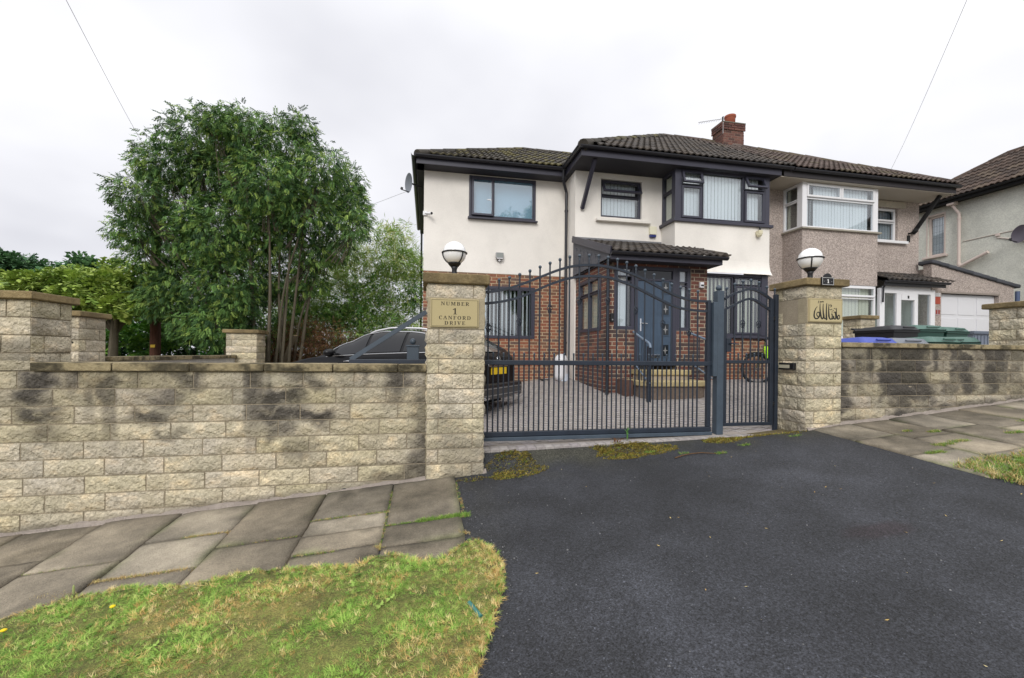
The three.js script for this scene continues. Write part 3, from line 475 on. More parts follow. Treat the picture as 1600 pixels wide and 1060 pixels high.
{
  const g = thing('pedestrian_gate', 'narrow dark blue steel gate with arched top beside the right pillar', 'gate'), z = GZ;
  const T = [[3.585, 2.25], [3.7, 2.312], [3.826, 2.357], [3.93, 2.381], [4.01, 2.376], [4.098, 2.346], [4.19, 2.3], [4.265, 2.25]], L = [[3.585, 2.12], [3.7, 2.172], [3.8, 2.222], [3.93, 2.262], [4.01, 2.25], [4.1, 2.203], [4.19, 2.155], [4.265, 2.115]];
  add('bottom_rail', rb(3.57, 4.27, 0.685, 0.725, z - 0.02, z + 0.02, 0.005), M.gate, g);
  add('middle_rail', rb(3.6, 4.225, 1.458, 1.497, z - 0.02, z + 0.02, 0.005), M.gate, g);
  add('stile', rb(3.565, 3.6, 0.725, 2.13, z - 0.02, z + 0.02, 0.005), M.gate, g); add('stile', rb(4.225, 4.27, 0.725, 2.26, z - 0.022, z + 0.022, 0.005), M.gate, g);
  add('top_band', band(T, z), M.gate, g); add('top_band', band(L, z), M.gate, g);
  for (let i = 0; i < 6; i++) {
    const x = 3.615 + i * 0.114, top = along(T, x) + 0.115, b = add('bar', [rod([x, 1.495, z], [x, top, z], 0.0098), rod([x, 0.725, z], [x, 1.46, z], 0.0098)], M.gate, g); add('ball_finial', finial(x, top, z), M.post, b);
    if (i === 2 || i === 4) add('basket_twist', basket(x, 1.95, z), M.gate, b);
    const xs = x + 0.057; if (xs < 4.22) { const c = add('bar', [rod([xs, 1.495, z], [xs, 1.57, z], 0.0088), rod([xs, 0.725, z], [xs, 1.46, z], 0.0088)], M.gate, g); add('ball_finial', finial(xs, 1.578, z, 0.012), M.post, c); }
  }
  add('lock_box', rb(3.6, 3.67, 1.6, 1.77, z - 0.03, z + 0.03, 0.006), M.gate, g); add('lever_handle', [rod([3.64, 1.7, z + 0.03], [3.64, 1.7, z + 0.07], 0.008), rod([3.64, 1.7, z + 0.065], [3.74, 1.695, z + 0.065], 0.008)], M.gate, g);
  add('hinge', rb(4.27, 4.315, 0.93, 0.98, z - 0.02, z + 0.02, 0.005), M.black, g); add('hinge', rb(4.27, 4.315, 2.0, 2.05, z - 0.02, z + 0.02, 0.005), M.black, g);
  base(g, 3.92, 0.66, z);
  const h = thing('hinge_post', 'slim steel hinge post against the right stone pillar', 'post');
  add('post_tube', rb(4.295, 4.34, 0.55, 2.33, z - 0.025, z + 0.025, 0.005), M.gate, h); add('finial', finial(4.3, 2.395, z, 0.016), M.post, h); add('post_pin', rod([4.3, 2.33, z], [4.3, 2.39, z], 0.008), M.gate, h); base(h, 4.32, 0.6, z);
}
// ------------------------------------------------------------------ parts of houses
// A window facing +z (turned by ry), its bottom left corner at (x, y, z); cells = [x0, y0, x1, y1, kind] as shares of the opening.
function windowUnit(parent, x, y, z, w, h, cells, o = {}) {
  const g = new THREE.Group(); g.name = 'window'; parent.add(g); g.position.set(x, y, z); g.rotation.y = o.ry || 0;
  const fm = o.mat || M.frame, b = o.border || 0.05, l = [], D = 0.07;
  const ringOf = (a, c, d, e, t, z0, z1) => [rb(a, d, c, c + t, z0, z1, 0.004), rb(a, d, e - t, e, z0, z1, 0.004), rb(a, a + t, c + t, e - t, z0, z1, 0.004), rb(d - t, d, c + t, e - t, z0, z1, 0.004)];
  l.push(...ringOf(0, 0, w, h, b, -D, 0));
  for (const [a, c, d, e, kind, ang] of cells) {
    const x0 = a * w, x1 = d * w, y0 = c * h, y1 = e * h, m = 0.022, gl = o.glass || M.glass;
    l.push(...ringOf(x0, y0, x1, y1, m, -D + 0.002, -0.003));
    if (kind === 'fixed') { add('pane', bx(x0 + m, x1 - m, y0 + m, y1 - m, -0.042, -0.038), gl, g); continue; }
    const t = 0.045, W = x1 - x0 - 0.012, Hh = y1 - y0 - 0.012, s = add('sash', ringOf(-W / 2, -Hh, W / 2, 0, t, -0.03, 0.016), fm, g), p = add('pane', bx(-W / 2 + t, W / 2 - t, -Hh + t, -t, -0.008, -0.004), gl, g);
    for (const q of [s, p]) { q.position.set((x0 + x1) / 2, y1 - 0.006, 0.004); q.rotation.x = -(ang || 0); }
  }
  add('frame', l, fm, g);
  if (o.blind) {
    const sl = [], R = rng(Math.round(x * 100 + y * 10)), n = Math.floor((w - 0.06) / o.blind.pitch);
    for (let i = 0; i < n; i++) { const gx = 0.04 + (i + 0.5) * o.blind.pitch; if (o.blind.skip && (gx > o.blind.skip[0] && gx < o.blind.skip[1])) continue; sl.push(new THREE.BoxGeometry(o.blind.w, h - 0.1 - (o.blind.drop || 0), 0.002).rotateY((o.blind.turn || 0.35) + (R() - 0.5) * 0.12).translate(gx, (h - (o.blind.drop || 0)) / 2, -0.105)); }
    add('blind', sl, o.blind.mat || M.blind, g);
  }
  const dp = o.deep || 0.7, rm = o.room || M.room;
  add('room_recess', [bx(0.01, w - 0.01, 0.01, h - 0.01, -dp - 0.02, -dp), bx(0.002, 0.012, 0.01, h - 0.01, -dp, -D - 0.004), bx(w - 0.012, w - 0.002, 0.01, h - 0.01, -dp, -D - 0.004), bx(0.012, w - 0.012, 0.002, 0.012, -dp, -D - 0.004), bx(0.012, w - 0.012, h - 0.012, h - 0.002, -dp, -D - 0.004)], rm, g);
  if (o.handle) add('handle', rb(o.handle[0], o.handle[0] + 0.1, o.handle[1], o.handle[1] + 0.025, 0.012, 0.03, 0.005), M.whiteUpvc, g);
  return g;
}
// bricks in stretcher bond on a plane through O spanned by U and V, N out
function bricks(list, O, U, N, u0, u1, v0, v1, holes, o = {}) {
  const R = rng(o.seed || 1), BW = 0.225, BH = 0.075;
  for (let r = 0, v = v0; v + 0.05 < v1; r++, v = v0 + r * BH) {
    let u = u0 - (r % 2 ? BW / 2 : 0) + (o.shift || 0);
    for (; u < u1 - 0.01; u += BW) {
      let parts = [[Math.max(u, u0), Math.min(u + BW - 0.013, u1)]];
      for (const [a, b, c, d] of holes) if (v + BH / 2 > c && v + BH / 2 < d) parts = parts.flatMap(([p, q]) => (q <= a || p >= b ? [[p, q]] : [[p, Math.min(q, a)], [Math.max(p, b), q]].filter(([s, t]) => t - s > 0.02)));
      for (const [p, q] of parts) if (q - p > 0.02) { const cu = (p + q) / 2, cv = v + 0.0325, n = -0.009 + (R() - 0.5) * 0.003; list.push({ x: O[0] + U[0] * cu + N[0] * n, y: O[1] + cv, z: O[2] + U[2] * cu + N[2] * n, w: q - p, ry: Math.atan2(N[0], N[2]), c: R(), set: o.set }); }
    }
  }
}
const brickGeos = new Map();
function brickGeo(w) { const k = Math.floor(w * 100); if (!brickGeos.has(k)) brickGeos.set(k, metreUV(new RoundedBoxGeometry(k / 100, 0.0615, 0.03, 1, 0.003))); return brickGeos.get(k); }
function layBricks(parent, list, limit) {
  const far = (b) => Math.hypot(b.x, b.y - EYE, b.z); list.sort((a, b) => far(a) - far(b)); const rest = [];
  list.forEach((b, i) => {
    const set = b.set, m = set[Math.floor(b.c * set.length) % set.length];
    if (i < limit) { const k = add('brick', brickGeo(b.w), m, parent); k.position.set(b.x, b.y, b.z); k.rotation.y = b.ry; } else rest.push(tint(brickGeo(b.w).clone(), m.color).applyMatrix4(new THREE.Matrix4().makeRotationY(b.ry).setPosition(b.x, b.y, b.z)));
  });
  if (rest.length) tag(add('brick', rest, M.brickwork, parent), null, null, null, 'stuff');
}
// roof tiles with two rolls each, laid in courses up a slope
function tileGeo(w, len) {
  const n = 12, p = [], uv = [], id = [];
  for (let i = 0; i <= n; i++) { const x = (i / n - 0.5) * w, r = 0.016 * Math.cos(i / n * 4 * Math.PI); p.push(x, 0.045 + r, 0, x, 0.018 + r, 0.0, x, 0.012 + r, -len); uv.push(x, 0, x, 0.03, x, len); }
  for (let i = 0; i < n; i++) { const a = i * 3, b = a + 3; id.push(a, b + 0, a + 2, b, b + 2, a + 2, a, a + 1, b, b, a + 1, b + 1); }
  return toCreasedNormals(geom(p, id, uv), 0.9);
}
const TILE = tileGeo(0.3, 0.4), TILEW = 0.297, TILEL = 0.33;
function roofSlope(parent, P, U, S, L, run, leftEdge, rightEdge, mats, o = {}) {
  const u = V(...U).normalize(), s = V(...S).normalize(), n = u.clone().cross(s).normalize(), R = rng(o.seed || 7), m4 = new THREE.Matrix4().makeBasis(u, n, s.clone().negate()), rest = []; let k = o.used || 0;
  for (let r = 0; r * TILEL < run; r++) { const t = r * TILEL, tm = Math.min(t + 0.3, run); for (let c = -1; c * TILEW < L + TILEW; c++) {
    const a = (c + 0.5) * TILEW; if (a < leftEdge(tm) - 0.12 || a > rightEdge(tm) + 0.12) continue;
    const q = V(...P).addScaledVector(u, a).addScaledVector(s, t - 0.04).addScaledVector(n, 0.02 + (R() - 0.5) * 0.008), m = mats[Math.floor(R() * mats.length)], j = m4.clone().setPosition(q);
    if (k < (o.limit ?? 300)) { const e = add('roof_tile', TILE, m, parent); e.applyMatrix4(j); k++; } else rest.push(tint(TILE.clone(), m.color).applyMatrix4(j));
  } }
  if (rest.length) tag(add('roof_tile', rest, o.restMat || M.tileRest, parent), null, null, null, 'stuff');
  return k;
}
M.tileRest = std({ vertexColors: true, map: rep(tileTex, 1.4), bumpMap: rep(fineBump, 2), bumpScale: 0.004, roughness: 0.95 });
function ridge(parent, A, B, mats, seed, r = 0.11) {
  const a = V(...A), b = V(...B), n = Math.max(1, Math.round(a.distanceTo(b) / 0.44)), R = rng(seed);
  for (let i = 0; i < n; i++) {
    const p = a.clone().lerp(b, i / n), q = a.clone().lerp(b, (i + 1.04) / n), d = q.clone().sub(p), g = new THREE.CylinderGeometry(r * 0.96, r * 1.04, d.length(), 12, 1, false);
    g.applyQuaternion(new THREE.Quaternion().setFromUnitVectors(V(0, 1, 0), d.normalize())); g.translate((p.x + q.x) / 2, (p.y + q.y) / 2 - 0.02 + (R() - 0.5) * 0.012, (p.z + q.z) / 2);
    add('ridge_tile', metreUV(g), mats[Math.floor(R() * mats.length)], parent);
  }
}
function gutterX(x0, x1, y, z, r = 0.055) { const s = new THREE.Shape(); s.absarc(0, 0, r, Math.PI, 2 * Math.PI, false); s.absarc(0, 0, r - 0.008, 2 * Math.PI, Math.PI, true); return new THREE.ExtrudeGeometry(s, { depth: x1 - x0, bevelEnabled: false, curveSegments: 8 }).rotateY(Math.PI / 2).translate(x0, y, z); }
function gutterZ(z0, z1, y, x, r = 0.055) { const s = new THREE.Shape(); s.absarc(0, 0, r, Math.PI, 2 * Math.PI, false); s.absarc(0, 0, r - 0.008, 2 * Math.PI, Math.PI, true); return new THREE.ExtrudeGeometry(s, { depth: z1 - z0, bevelEnabled: false, curveSegments: 8 }).translate(x, y, z0); }
// reverses the faces of a mirrored shape
const fixN = (g) => { const p = g.attributes.position, a = p.array; for (let i = 0; i < p.count; i += 3) for (let k = 0; k < 3; k++) { const t = a[i * 3 + 3 + k]; a[i * 3 + 3 + k] = a[i * 3 + 6 + k]; a[i * 3 + 6 + k] = t; } g.computeVertexNormals(); return metreUV(g); };
const deck = (pts) => { const p = pts.flat(), id = []; for (let i = 1; i + 1 < pts.length; i++) id.push(0, i, i + 1); return metreUV(geom(p, id)); };

// ------------------------------------------------------------------ the brick and cream half of the pair
const house = thing('semi_detached_house', 'cream rendered brick house with dark window frames and tiled porch', 'house');
{
  const H = house, wall = (n, g, m) => add(n, g, m, H);
  // first floor, wing on the left
  const zl = -10.08, zm = -9.37, zb = -8.79;
  wall('cream_wall', holed(-0.1, 3.27, 3.42, 5.85, zl - 0.15, zl, [[0.92, 2.505, 4.685, 5.665]]), M.cream);
  const wi = [0.55, 2.51, 1.905, 3.125];
  const bl = new THREE.Group(); bl.name = 'brick_wall'; H.add(bl);
  add('mortar', holed(-0.09, 3.25, 0.3, 3.418, zl - 0.15, zl - 0.012, [wi]), M.buff, bl);
  const lay = []; bricks(lay, [0, 0, zl - 0.012], X, Zp, -0.1, 3.25, 0.42, 3.42, [wi], { seed: 3, set: M.orangeBrick }); layBricks(bl, lay, 300);
  wall('side_wall', [bx(-0.1, 0.05, 0.2, 5.85, -15.2, zl - 0.152)], M.cream);
  wall('back_wall', [bx(-0.1, 8.2, 0.2, 5.85, -15.35, -15.2)], M.cream);
  windowUnit(H, 0.92, 4.685, zl + 0.02, 1.585, 0.98, [[0.035, 0.05, 0.36, 0.96, 'vent', 0.05], [0.36, 0.05, 0.965, 0.96, 'fixed']], { glass: M.glassBlue, room: M.roomPale, handle: [0.42, 0.42], deep: 0.16 });
  wall('window_sill', rb(0.89, 2.54, 4.655, 4.69, zl, zl + 0.1, 0.006), M.frame);
  windowUnit(H, wi[0], wi[2], zl + 0.01, wi[1] - wi[0], wi[3] - wi[2], [[0.03, 0.74, 0.34, 0.95, 'vent', 0.45], [0.03, 0.04, 0.34, 0.72, 'casement'], [0.36, 0.04, 0.8, 0.95, 'fixed'], [0.82, 0.04, 0.97, 0.95, 'fixed']], { blind: { pitch: 0.1, w: 0.045, turn: 0.5 }, border: 0.06 });
  // main block: return wall, front wall
  wall('return_wall', bx(3.25, 3.4, 0.3, 5.85, zl + 0.0, zm - 0.16), M.cream);
  wall('cream_wall', holed(3.25, 7.8, 0.4, 5.9, zm - 0.15, zm, [[3.86, 4.87, 4.7, 5.57], [3.45, 5.2, 0.5, 3.4], [5.45, 7.7, 1.0, 5.65]]), M.cream);
  windowUnit(H, 3.86, 4.7, zm - 0.06, 1.01, 0.87, [[0.03, 0.6, 0.97, 0.97, 'vent', 0.5], [0.03, 0.04, 0.97, 0.58, 'fixed']], { blind: { pitch: 0.088, w: 0.086, turn: 0.1 } });
  wall('window_sill', rb(3.73, 5.06, 4.585, 4.65, zm, zm + 0.1, 0.008), M.cream);
  // bay: rendered apron with bell-cast foot, window above and below
  const ap = () => { const s = new THREE.Shape(); s.moveTo(-0.1, 3.46); s.lineTo(0.1, 3.42); s.quadraticCurveTo(0.015, 3.52, 0, 3.72); s.lineTo(0, 4.52); s.lineTo(-0.1, 4.52); return s; };
  const apf = new THREE.ExtrudeGeometry(ap(), { depth: 2.41, bevelEnabled: false, curveSegments: 8 }); apf.applyMatrix4(new THREE.Matrix4().set(0, 0, 1, 5.372, 0, 1, 0, 0, 1, 0, 0, zb, 0, 0, 0, 1));
  wall('bay_apron', fixN(apf), M.cream);
  const apl = new THREE.ExtrudeGeometry(ap(), { depth: zb - zm - 0.005, bevelEnabled: false, curveSegments: 8 }); apl.applyMatrix4(new THREE.Matrix4().set(-1, 0, 0, 5.37, 0, 1, 0, 0, 0, 0, 1, zm, 0, 0, 0, 1));
  wall('bay_apron', fixN(apl), M.cream);
  const aprr = new THREE.ExtrudeGeometry(ap(), { depth: zb - zm - 0.005, bevelEnabled: false, curveSegments: 8 }); aprr.applyMatrix4(new THREE.Matrix4().set(1, 0, 0, 7.784, 0, 1, 0, 0, 0, 0, 1, zm, 0, 0, 0, 1));
  wall('bay_apron', metreUV(aprr), M.cream);
  wall('bay_sill', [rb(5.31, 7.84, 4.52, 4.585, zm, zb + 0.06, 0.008)], M.frame);
  wall('bay_corner_post', rb(5.37, 5.5, 4.586, 5.72, zb - 0.1, zb, 0.006), M.frame);
  wall('bay_corner_post', rb(7.66, 7.78, 4.586, 5.72, zb - 0.1, zb, 0.006), M.frame);
  windowUnit(H, 5.5, 4.586, zb - 0.005, 2.16, 1.12, [[0.01, 0.7, 0.245, 0.97, 'vent', 0.3], [0.01, 0.03, 0.245, 0.68, 'casement'], [0.255, 0.03, 0.74, 0.97, 'fixed'], [0.75, 0.7, 0.99, 0.97, 'vent', 0.42], [0.75, 0.03, 0.99, 0.68, 'casement']], { blind: { pitch: 0.088, w: 0.086, turn: 0.1 }, border: 0.03, deep: 0.5 });
  windowUnit(H, 5.375, 4.586, zm + 0.01, 0.46, 1.12, [[0.03, 0.62, 0.97, 0.97, 'fixed'], [0.03, 0.03, 0.97, 0.6, 'fixed']], { ry: -Math.PI / 2, blind: { pitch: 0.088, w: 0.082, turn: 0.2, mat: M.blindCream }, deep: 0.4 });
  // lower bay
  windowUnit(H, 5.4, 2.0, zb - 0.03, 2.36, 1.42, [[0.02, 0.03, 0.62, 0.95, 'fixed'], [0.64, 0.03, 0.93, 0.82, 'casement'], [0.64, 0.83, 0.93, 0.95, 'fixed']], { blind: { pitch: 0.1, w: 0.075, turn: 0.45, mat: M.blindCream }, border: 0.055, deep: 0.5 });
  wall('bay_frame_post', rb(7.6, 7.77, 2.02, 3.42, zb - 0.06, zb - 0.015, 0.006), M.frame);
  wall('window_sill', rb(5.38, 7.84, 1.955, 2.0, zb - 0.1, zb + 0.05, 0.006), M.frame);
  wall('bay_side', bx(7.7, 7.775, 0.6, 3.44, zm, zb - 0.062), M.frame);
  const lb = new THREE.Group(); lb.name = 'brick_wall'; H.add(lb); add('mortar', bx(5.37, 7.77, 0.5, 1.955, zm, zb - 0.03), M.buff, lb);
  const lay3 = []; bricks(lay3, [0, 0, zb - 0.03], X, Zp, 5.36, 7.77, 0.84, 1.95, [], { seed: 5, set: M.orangeBrick }); layBricks(lb, lay3, 300);
  // porch
  const zp = -7.6, pw = new THREE.Group(); pw.name = 'porch_wall'; H.add(pw);
  const hs = [[3.415, 3.83, 2.02, 3.24], [3.83, 4.70, 0.4, 3.24], [4.70, 5.0, 2.02, 3.24]], sideHole = [[-9.12, -7.72, 2.02, 3.2]];
  add('mortar', holed(3.285, 5.345, 0.4, 3.32, zp - 0.2, zp - 0.012, hs), M.paleMortar, pw);
  { const s = holed(7.77, 9.37, 0.4, 3.32, -0.2, -0.012, [[7.9, 9.12, 2.02, 3.1]]).applyMatrix4(new THREE.Matrix4().set(0, 0, -1, 3.272, 0, 1, 0, 0, -1, 0, 0, 0, 0, 0, 0, 1)); add('mortar', fixN(s), M.paleMortar, pw); }
  add('mortar', bx(5.16, 5.335, 0.4, 3.3, zm, zp - 0.2), M.paleMortar, pw);
  const lay2 = []; bricks(lay2, [0, 0, zp - 0.012], X, Zp, 3.28, 5.35, 0.6, 3.3, hs, { seed: 9, set: M.redBrick });
  bricks(lay2, [3.284, 0, 0], Zp, Xm, -9.36, -7.61, 0.6, 3.3, [[-9.12, -7.9, 2.02, 3.1]], { seed: 10, set: M.redBrick }); layBricks(pw, lay2, 300);
  windowUnit(H, 3.262, 2.02, -9.12, 1.22, 1.08, [[0.03, 0.72, 0.5, 0.96, 'fixed'], [0.5, 0.72, 0.97, 0.96, 'fixed'], [0.03, 0.04, 0.5, 0.7, 'fixed'], [0.5, 0.04, 0.97, 0.7, 'fixed']], { ry: -Math.PI / 2, blind: { pitch: 0.088, w: 0.086, turn: 0.08, mat: M.blindCream }, deep: 0.25 });
  windowUnit(H, 3.415, 2.02, zp - 0.02, 0.415, 1.22, [[0.1, 0.82, 0.9, 0.96, 'fixed'], [0.1, 0.04, 0.9, 0.76, 'fixed']], { blind: { pitch: 0.13, w: 0.128, turn: 0.05 }, deep: 0.25, border: 0.06 });
  windowUnit(H, 4.70, 2.02, zp - 0.02, 0.30, 1.22, [[0.1, 0.76, 0.9, 0.96, 'fixed'], [0.1, 0.04, 0.9, 0.72, 'fixed']], { blind: { pitch: 0.1, w: 0.098, turn: 0.05, drop: 0 }, deep: 0.25, border: 0.07 });
  wall('door_frame', [rb(3.83, 3.9, 1.42, 3.24, zp - 0.09, zp - 0.01, 0.005), rb(4.62, 4.70, 1.42, 3.24, zp - 0.09, zp - 0.01, 0.005), rb(3.9, 4.62, 3.16, 3.24, zp - 0.09, zp - 0.01, 0.005), rb(3.9, 4.62, 2.96, 3.0, zp - 0.09, zp - 0.01, 0.005), rb(3.83, 4.70, 1.36, 1.42, zp - 0.12, zp + 0.02, 0.005)], M.frame);
  wall('transom_pane', bx(3.9, 4.62, 3.0, 3.16, zp - 0.05, zp - 0.045), phy({ color: 0x20242a, roughness: 0.04 }));
  const door = new THREE.Group(); door.name = 'front_door'; H.add(door);
  const dm = phy({ color: 0x43566b, roughness: 0.5, map: rep(mottled, 1.5) });
  add('door_leaf', [bx(3.905, 4.615, 1.422, 2.958, zp - 0.07, zp - 0.03), rb(3.905, 4.3, 1.43, 2.95, zp - 0.031, zp - 0.024, 0.003), rb(4.31, 4.61, 1.43, 2.95, zp - 0.031, zp - 0.026, 0.002), rb(4.03, 4.04, 1.45, 2.93, zp - 0.025, zp - 0.021, 0.002), rb(4.17, 4.18, 1.45, 2.93, zp - 0.025, zp - 0.021, 0.002)], dm, door);
  for (const y of [2.84, 2.43, 2.04, 1.64]) { const q = add('door_light', [rb(4.385, 4.555, y - 0.125, y + 0.125, zp - 0.028, zp - 0.016, 0.003)], dm, door); add('pane', bx(4.402, 4.538, y - 0.108, y + 0.108, zp - 0.016, zp - 0.0145), phy({ color: 0x23282c, roughness: 0.06 }), q); const st = new THREE.Shape(); for (let k = 0; k < 8; k++) { const r = k % 2 ? 0.02 : k % 4 ? 0.055 : 0.085, a = k * Math.PI / 4 + Math.PI / 2; k ? st.lineTo(r * Math.cos(a), r * Math.sin(a)) : st.moveTo(r * Math.cos(a), r * Math.sin(a)); } add('star_motif', new THREE.ExtrudeGeometry(st, { depth: 0.003, bevelEnabled: false }).translate(4.47, y, zp - 0.0142), M.galv, q); }
  add('handle', [rod([3.96, 2.15, zp - 0.02], [3.96, 2.15, zp + 0.025], 0.009), rod([3.96, 2.15, zp + 0.022], [4.08, 2.145, zp + 0.022], 0.009), rb(3.945, 3.975, 2.0, 2.24, zp - 0.022, zp - 0.014, 0.004)], M.chrome, door);
  add('letter_plate', rb(4.1, 4.36, 1.5, 1.56, zp - 0.022, zp - 0.012, 0.004), M.chrome, door);
  // porch roof: lean-to with a hip on its right
  const y0 = 3.39, y1 = 4.1, ze = -7.28, xr = 5.42, hipx = 5.95, run = Math.hypot(y1 - y0, ze - zm), pS = [0, y1 - y0, zm - ze];
  wall('porch_ceiling', bx(3.24, xr, 3.27, 3.3, zm, ze - 0.02), M.soffit);
  wall('porch_fascia', [rb(3.2, xr + 0.02, 3.255, 3.385, ze - 0.02, ze, 0.005), rb(xr, xr + 0.02, 3.255, 3.385, -8.8, ze - 0.021, 0.005)], M.fascia);
  wall('porch_gutter', gutterX(3.18, xr + 0.08, 3.385, ze + 0.055), M.gutter);
  wall('porch_roof_deck', deck([[3.22, y0 - 0.02, ze], [xr, y0 - 0.02, ze], [xr, y1 - 0.02, zm], [3.22, y1 - 0.02, zm]]), M.matt);
  const pr = new THREE.Group(); pr.name = 'porch_roof'; H.add(pr);
  const usedP = roofSlope(pr, [3.2, y0, ze], X, pS, xr - 3.2, run, () => 0.05, (t) => xr - 3.2 + 0.02 + 0.12 * t, M.tiles, { seed: 21 });
  ridge(pr, [5.47, 3.44, -7.25], [5.73, 4.1, -9.3], M.tiles, 31, 0.06);
  wall('lead_flashing', [bx(3.25, 5.8, 4.08, 4.2, zm, zm + 0.012)], std({ color: 0x77787c, roughness: 0.7 }));
  const ck = new THREE.Group(); ck.name = 'porch_cheek'; H.add(ck);
  const chk = std({ color: 0x5a5b62, roughness: 0.7, map: rep(mottled, 1) });
  add('cheek_panel', [metreUV(geom([3.21, 3.3, ze - 0.0, 3.21, 3.3, zm, 3.21, y1 + 0.06, zm, 3.21, y0 + 0.03, ze], [0, 2, 1, 0, 3, 2]))], chk, ck);
  for (let i = 0; i < 9; i++) { const za = ze - 0.08 - i * 0.22; add('cheek_board', metreUV(bx(3.196, 3.207, 3.3, Math.max(3.36, lerp(y0, y1, (ze - za - 0.1) / (ze - zm)) - 0.1), za - 0.2, za)), chk, ck); }
  add('verge_board', bar([3.19, y0 + 0.02, ze + 0.02], [3.19, y1 + 0.04, zm], 0.025, 0.14), M.fascia, ck);
  add('downpipe', [rod([3.262, 0.86, -7.54], [3.262, 3.3, -7.54], 0.034), rod([3.262, 0.86, -7.54], [3.22, 0.8, -7.47], 0.034), rod([3.262, 1.6, -7.54], [3.262, 1.63, -7.54], 0.042), rod([3.262, 2.7, -7.54], [3.262, 2.73, -7.54], 0.042)], M.gutter, H);
  // steps
  const hx = 4.28, stepGeo = (r, w, yt, yb, zc) => { const s = new THREE.Shape(); s.moveTo(-w, 0); s.lineTo(w, 0); s.lineTo(w, -r * 0.6); s.quadraticCurveTo(w, -r, w * 0.55, -r); s.lineTo(-w * 0.55, -r); s.quadraticCurveTo(-w, -r, -w, -r * 0.6); return metreUV(new THREE.ExtrudeGeometry(s, { depth: yt - yb - 0.03, bevelEnabled: true, bevelSize: 0.015, bevelThickness: 0.015, bevelSegments: 3 }).rotateX(-Math.PI / 2).translate(hx, yb + 0.015, zc)); };
  add('step_tread', stepGeo(0.42, 0.5, 1.28, 1.19, zp + 0.03), M.step, H); add('step_tread', stepGeo(0.76, 0.64, 1.1, 1.01, zp + 0.03), M.step, H);
  add('step_riser', stepGeo(0.38, 0.47, 1.205, 1.09, zp + 0.03), M.paleMortar, H); add('step_riser', stepGeo(0.72, 0.6, 1.02, 0.7, zp + 0.03), std({ color: 0x83756a, map: rep(brickTex, 2), roughness: 1 }), H);
  add('step_cheek', bx(3.46, 3.6, 0.6, 1.1, zp, zp + 0.42), std({ color: 0x6a5148, map: rep(brickTex, 2), roughness: 1 }), H);
  // eaves of the wing
  const ze1 = -9.73, xe1 = -0.27, ef = 5.69;
  wall('fascia_board', rb(xe1, 3.16, ef, ef + 0.15, ze1 - 0.02, ze1, 0.005), M.fascia);
  wall('soffit_board', bx(xe1, 3.2, ef, ef + 0.012, zl, ze1 - 0.021), M.soffit);
  wall('fascia_board', rb(xe1, xe1 + 0.02, ef, ef + 0.15, -15.5, ze1 - 0.021, 0.005), M.fascia);
  wall('soffit_board', bx(xe1 + 0.021, -0.1, ef, ef + 0.012, -15.5, ze1 - 0.022), M.soffit);
  wall('gutter', gutterX(xe1 - 0.05, 3.12, ef + 0.17, ze1 + 0.055), M.gutter);
  wall('gutter', gutterZ(-15.5, ze1 + 0.1, ef + 0.17, xe1 - 0.055), M.gutter);
  wall('downpipe', [rod([-0.22, 0.5, -15.4], [-0.22, 5.7, -15.4], 0.034)], M.gutter);
  const rw = 3.0, rise = 0.575, yt = ef + 0.19;
  wall('roof_deck', [deck([[xe1 - 0.03, yt - 0.03, ze1 + 0.03], [3.3, yt - 0.03, ze1 + 0.03], [5.5, yt - 0.03 + rw * rise, ze1 - rw], [xe1 + rw, yt - 0.03 + rw * rise, ze1 - rw]]), deck([[xe1 - 0.03, yt - 0.03, -15.5], [xe1 - 0.03, yt - 0.03, ze1 + 0.03], [xe1 + rw, yt - 0.03 + rw * rise, ze1 - rw]]), deck([[xe1 + rw, yt - 0.03 + rw * rise, ze1 - rw], [5.5, yt - 0.03 + rw * rise, ze1 - rw], [5.5, yt - 0.03, -15.7], [xe1 - 0.03, yt - 0.03, -15.5]])], M.matt);
  const wr = new THREE.Group(); wr.name = 'wing_roof'; H.add(wr);
  const c1 = 1 / Math.hypot(1, rise);
  roofSlope(wr, [xe1, yt, ze1 + 0.04], X, [0, rise, -1], 3.3 - xe1 + 1.6, rw / c1, (t) => t * c1 + 0.04, (t) => (t < 0.75 ? 3.35 - xe1 : Math.min(3.35 - xe1 + (t - 0.75) * 1.1, 4.6)), M.mossTiles, { seed: 22 });
  ridge(wr, [xe1 + 0.02, yt + 0.02, ze1 - 0.0], [xe1 + rw, yt + 0.03 + rw * rise, ze1 - rw], M.mossTiles, 32, 0.1); ridge(wr, [xe1 + rw, yt + 0.03 + rw * rise, ze1 - rw], [5.2, yt + 0.03 + rw * rise, ze1 - rw], M.mossTiles, 33, 0.1);
  // main roof and eaves
  const zr = -8.63, xe2 = 3.12, e2 = 5.7, xm = 8.2, rw2 = 4.27, rise2 = 0.625, yt2 = e2 + 0.2;
  wall('fascia_board', rb(xe2, xm - 0.25, e2, e2 + 0.16, zr - 0.02, zr, 0.005), M.fascia);
  wall('fascia_board', rb(xe2, xe2 + 0.02, e2, e2 + 0.16, -10.2, zr - 0.021, 0.005), M.fascia);
  wall('soffit_board', [bx(xe2 + 0.021, 5.4, e2, e2 + 0.012, zm, zr - 0.021), bx(xe2 + 0.021, 3.26, e2, e2 + 0.012, -10.2, zm - 0.001), bx(5.4, xm - 0.25, e2, e2 + 0.012, zm, zr - 0.021)], M.soffit);
  wall('gutter', gutterX(xe2 - 0.06, xm, e2 + 0.18, zr + 0.055), M.gutter); wall('gutter', gutterZ(-10.1, zr + 0.1, e2 + 0.18, xe2 - 0.055), M.gutter);
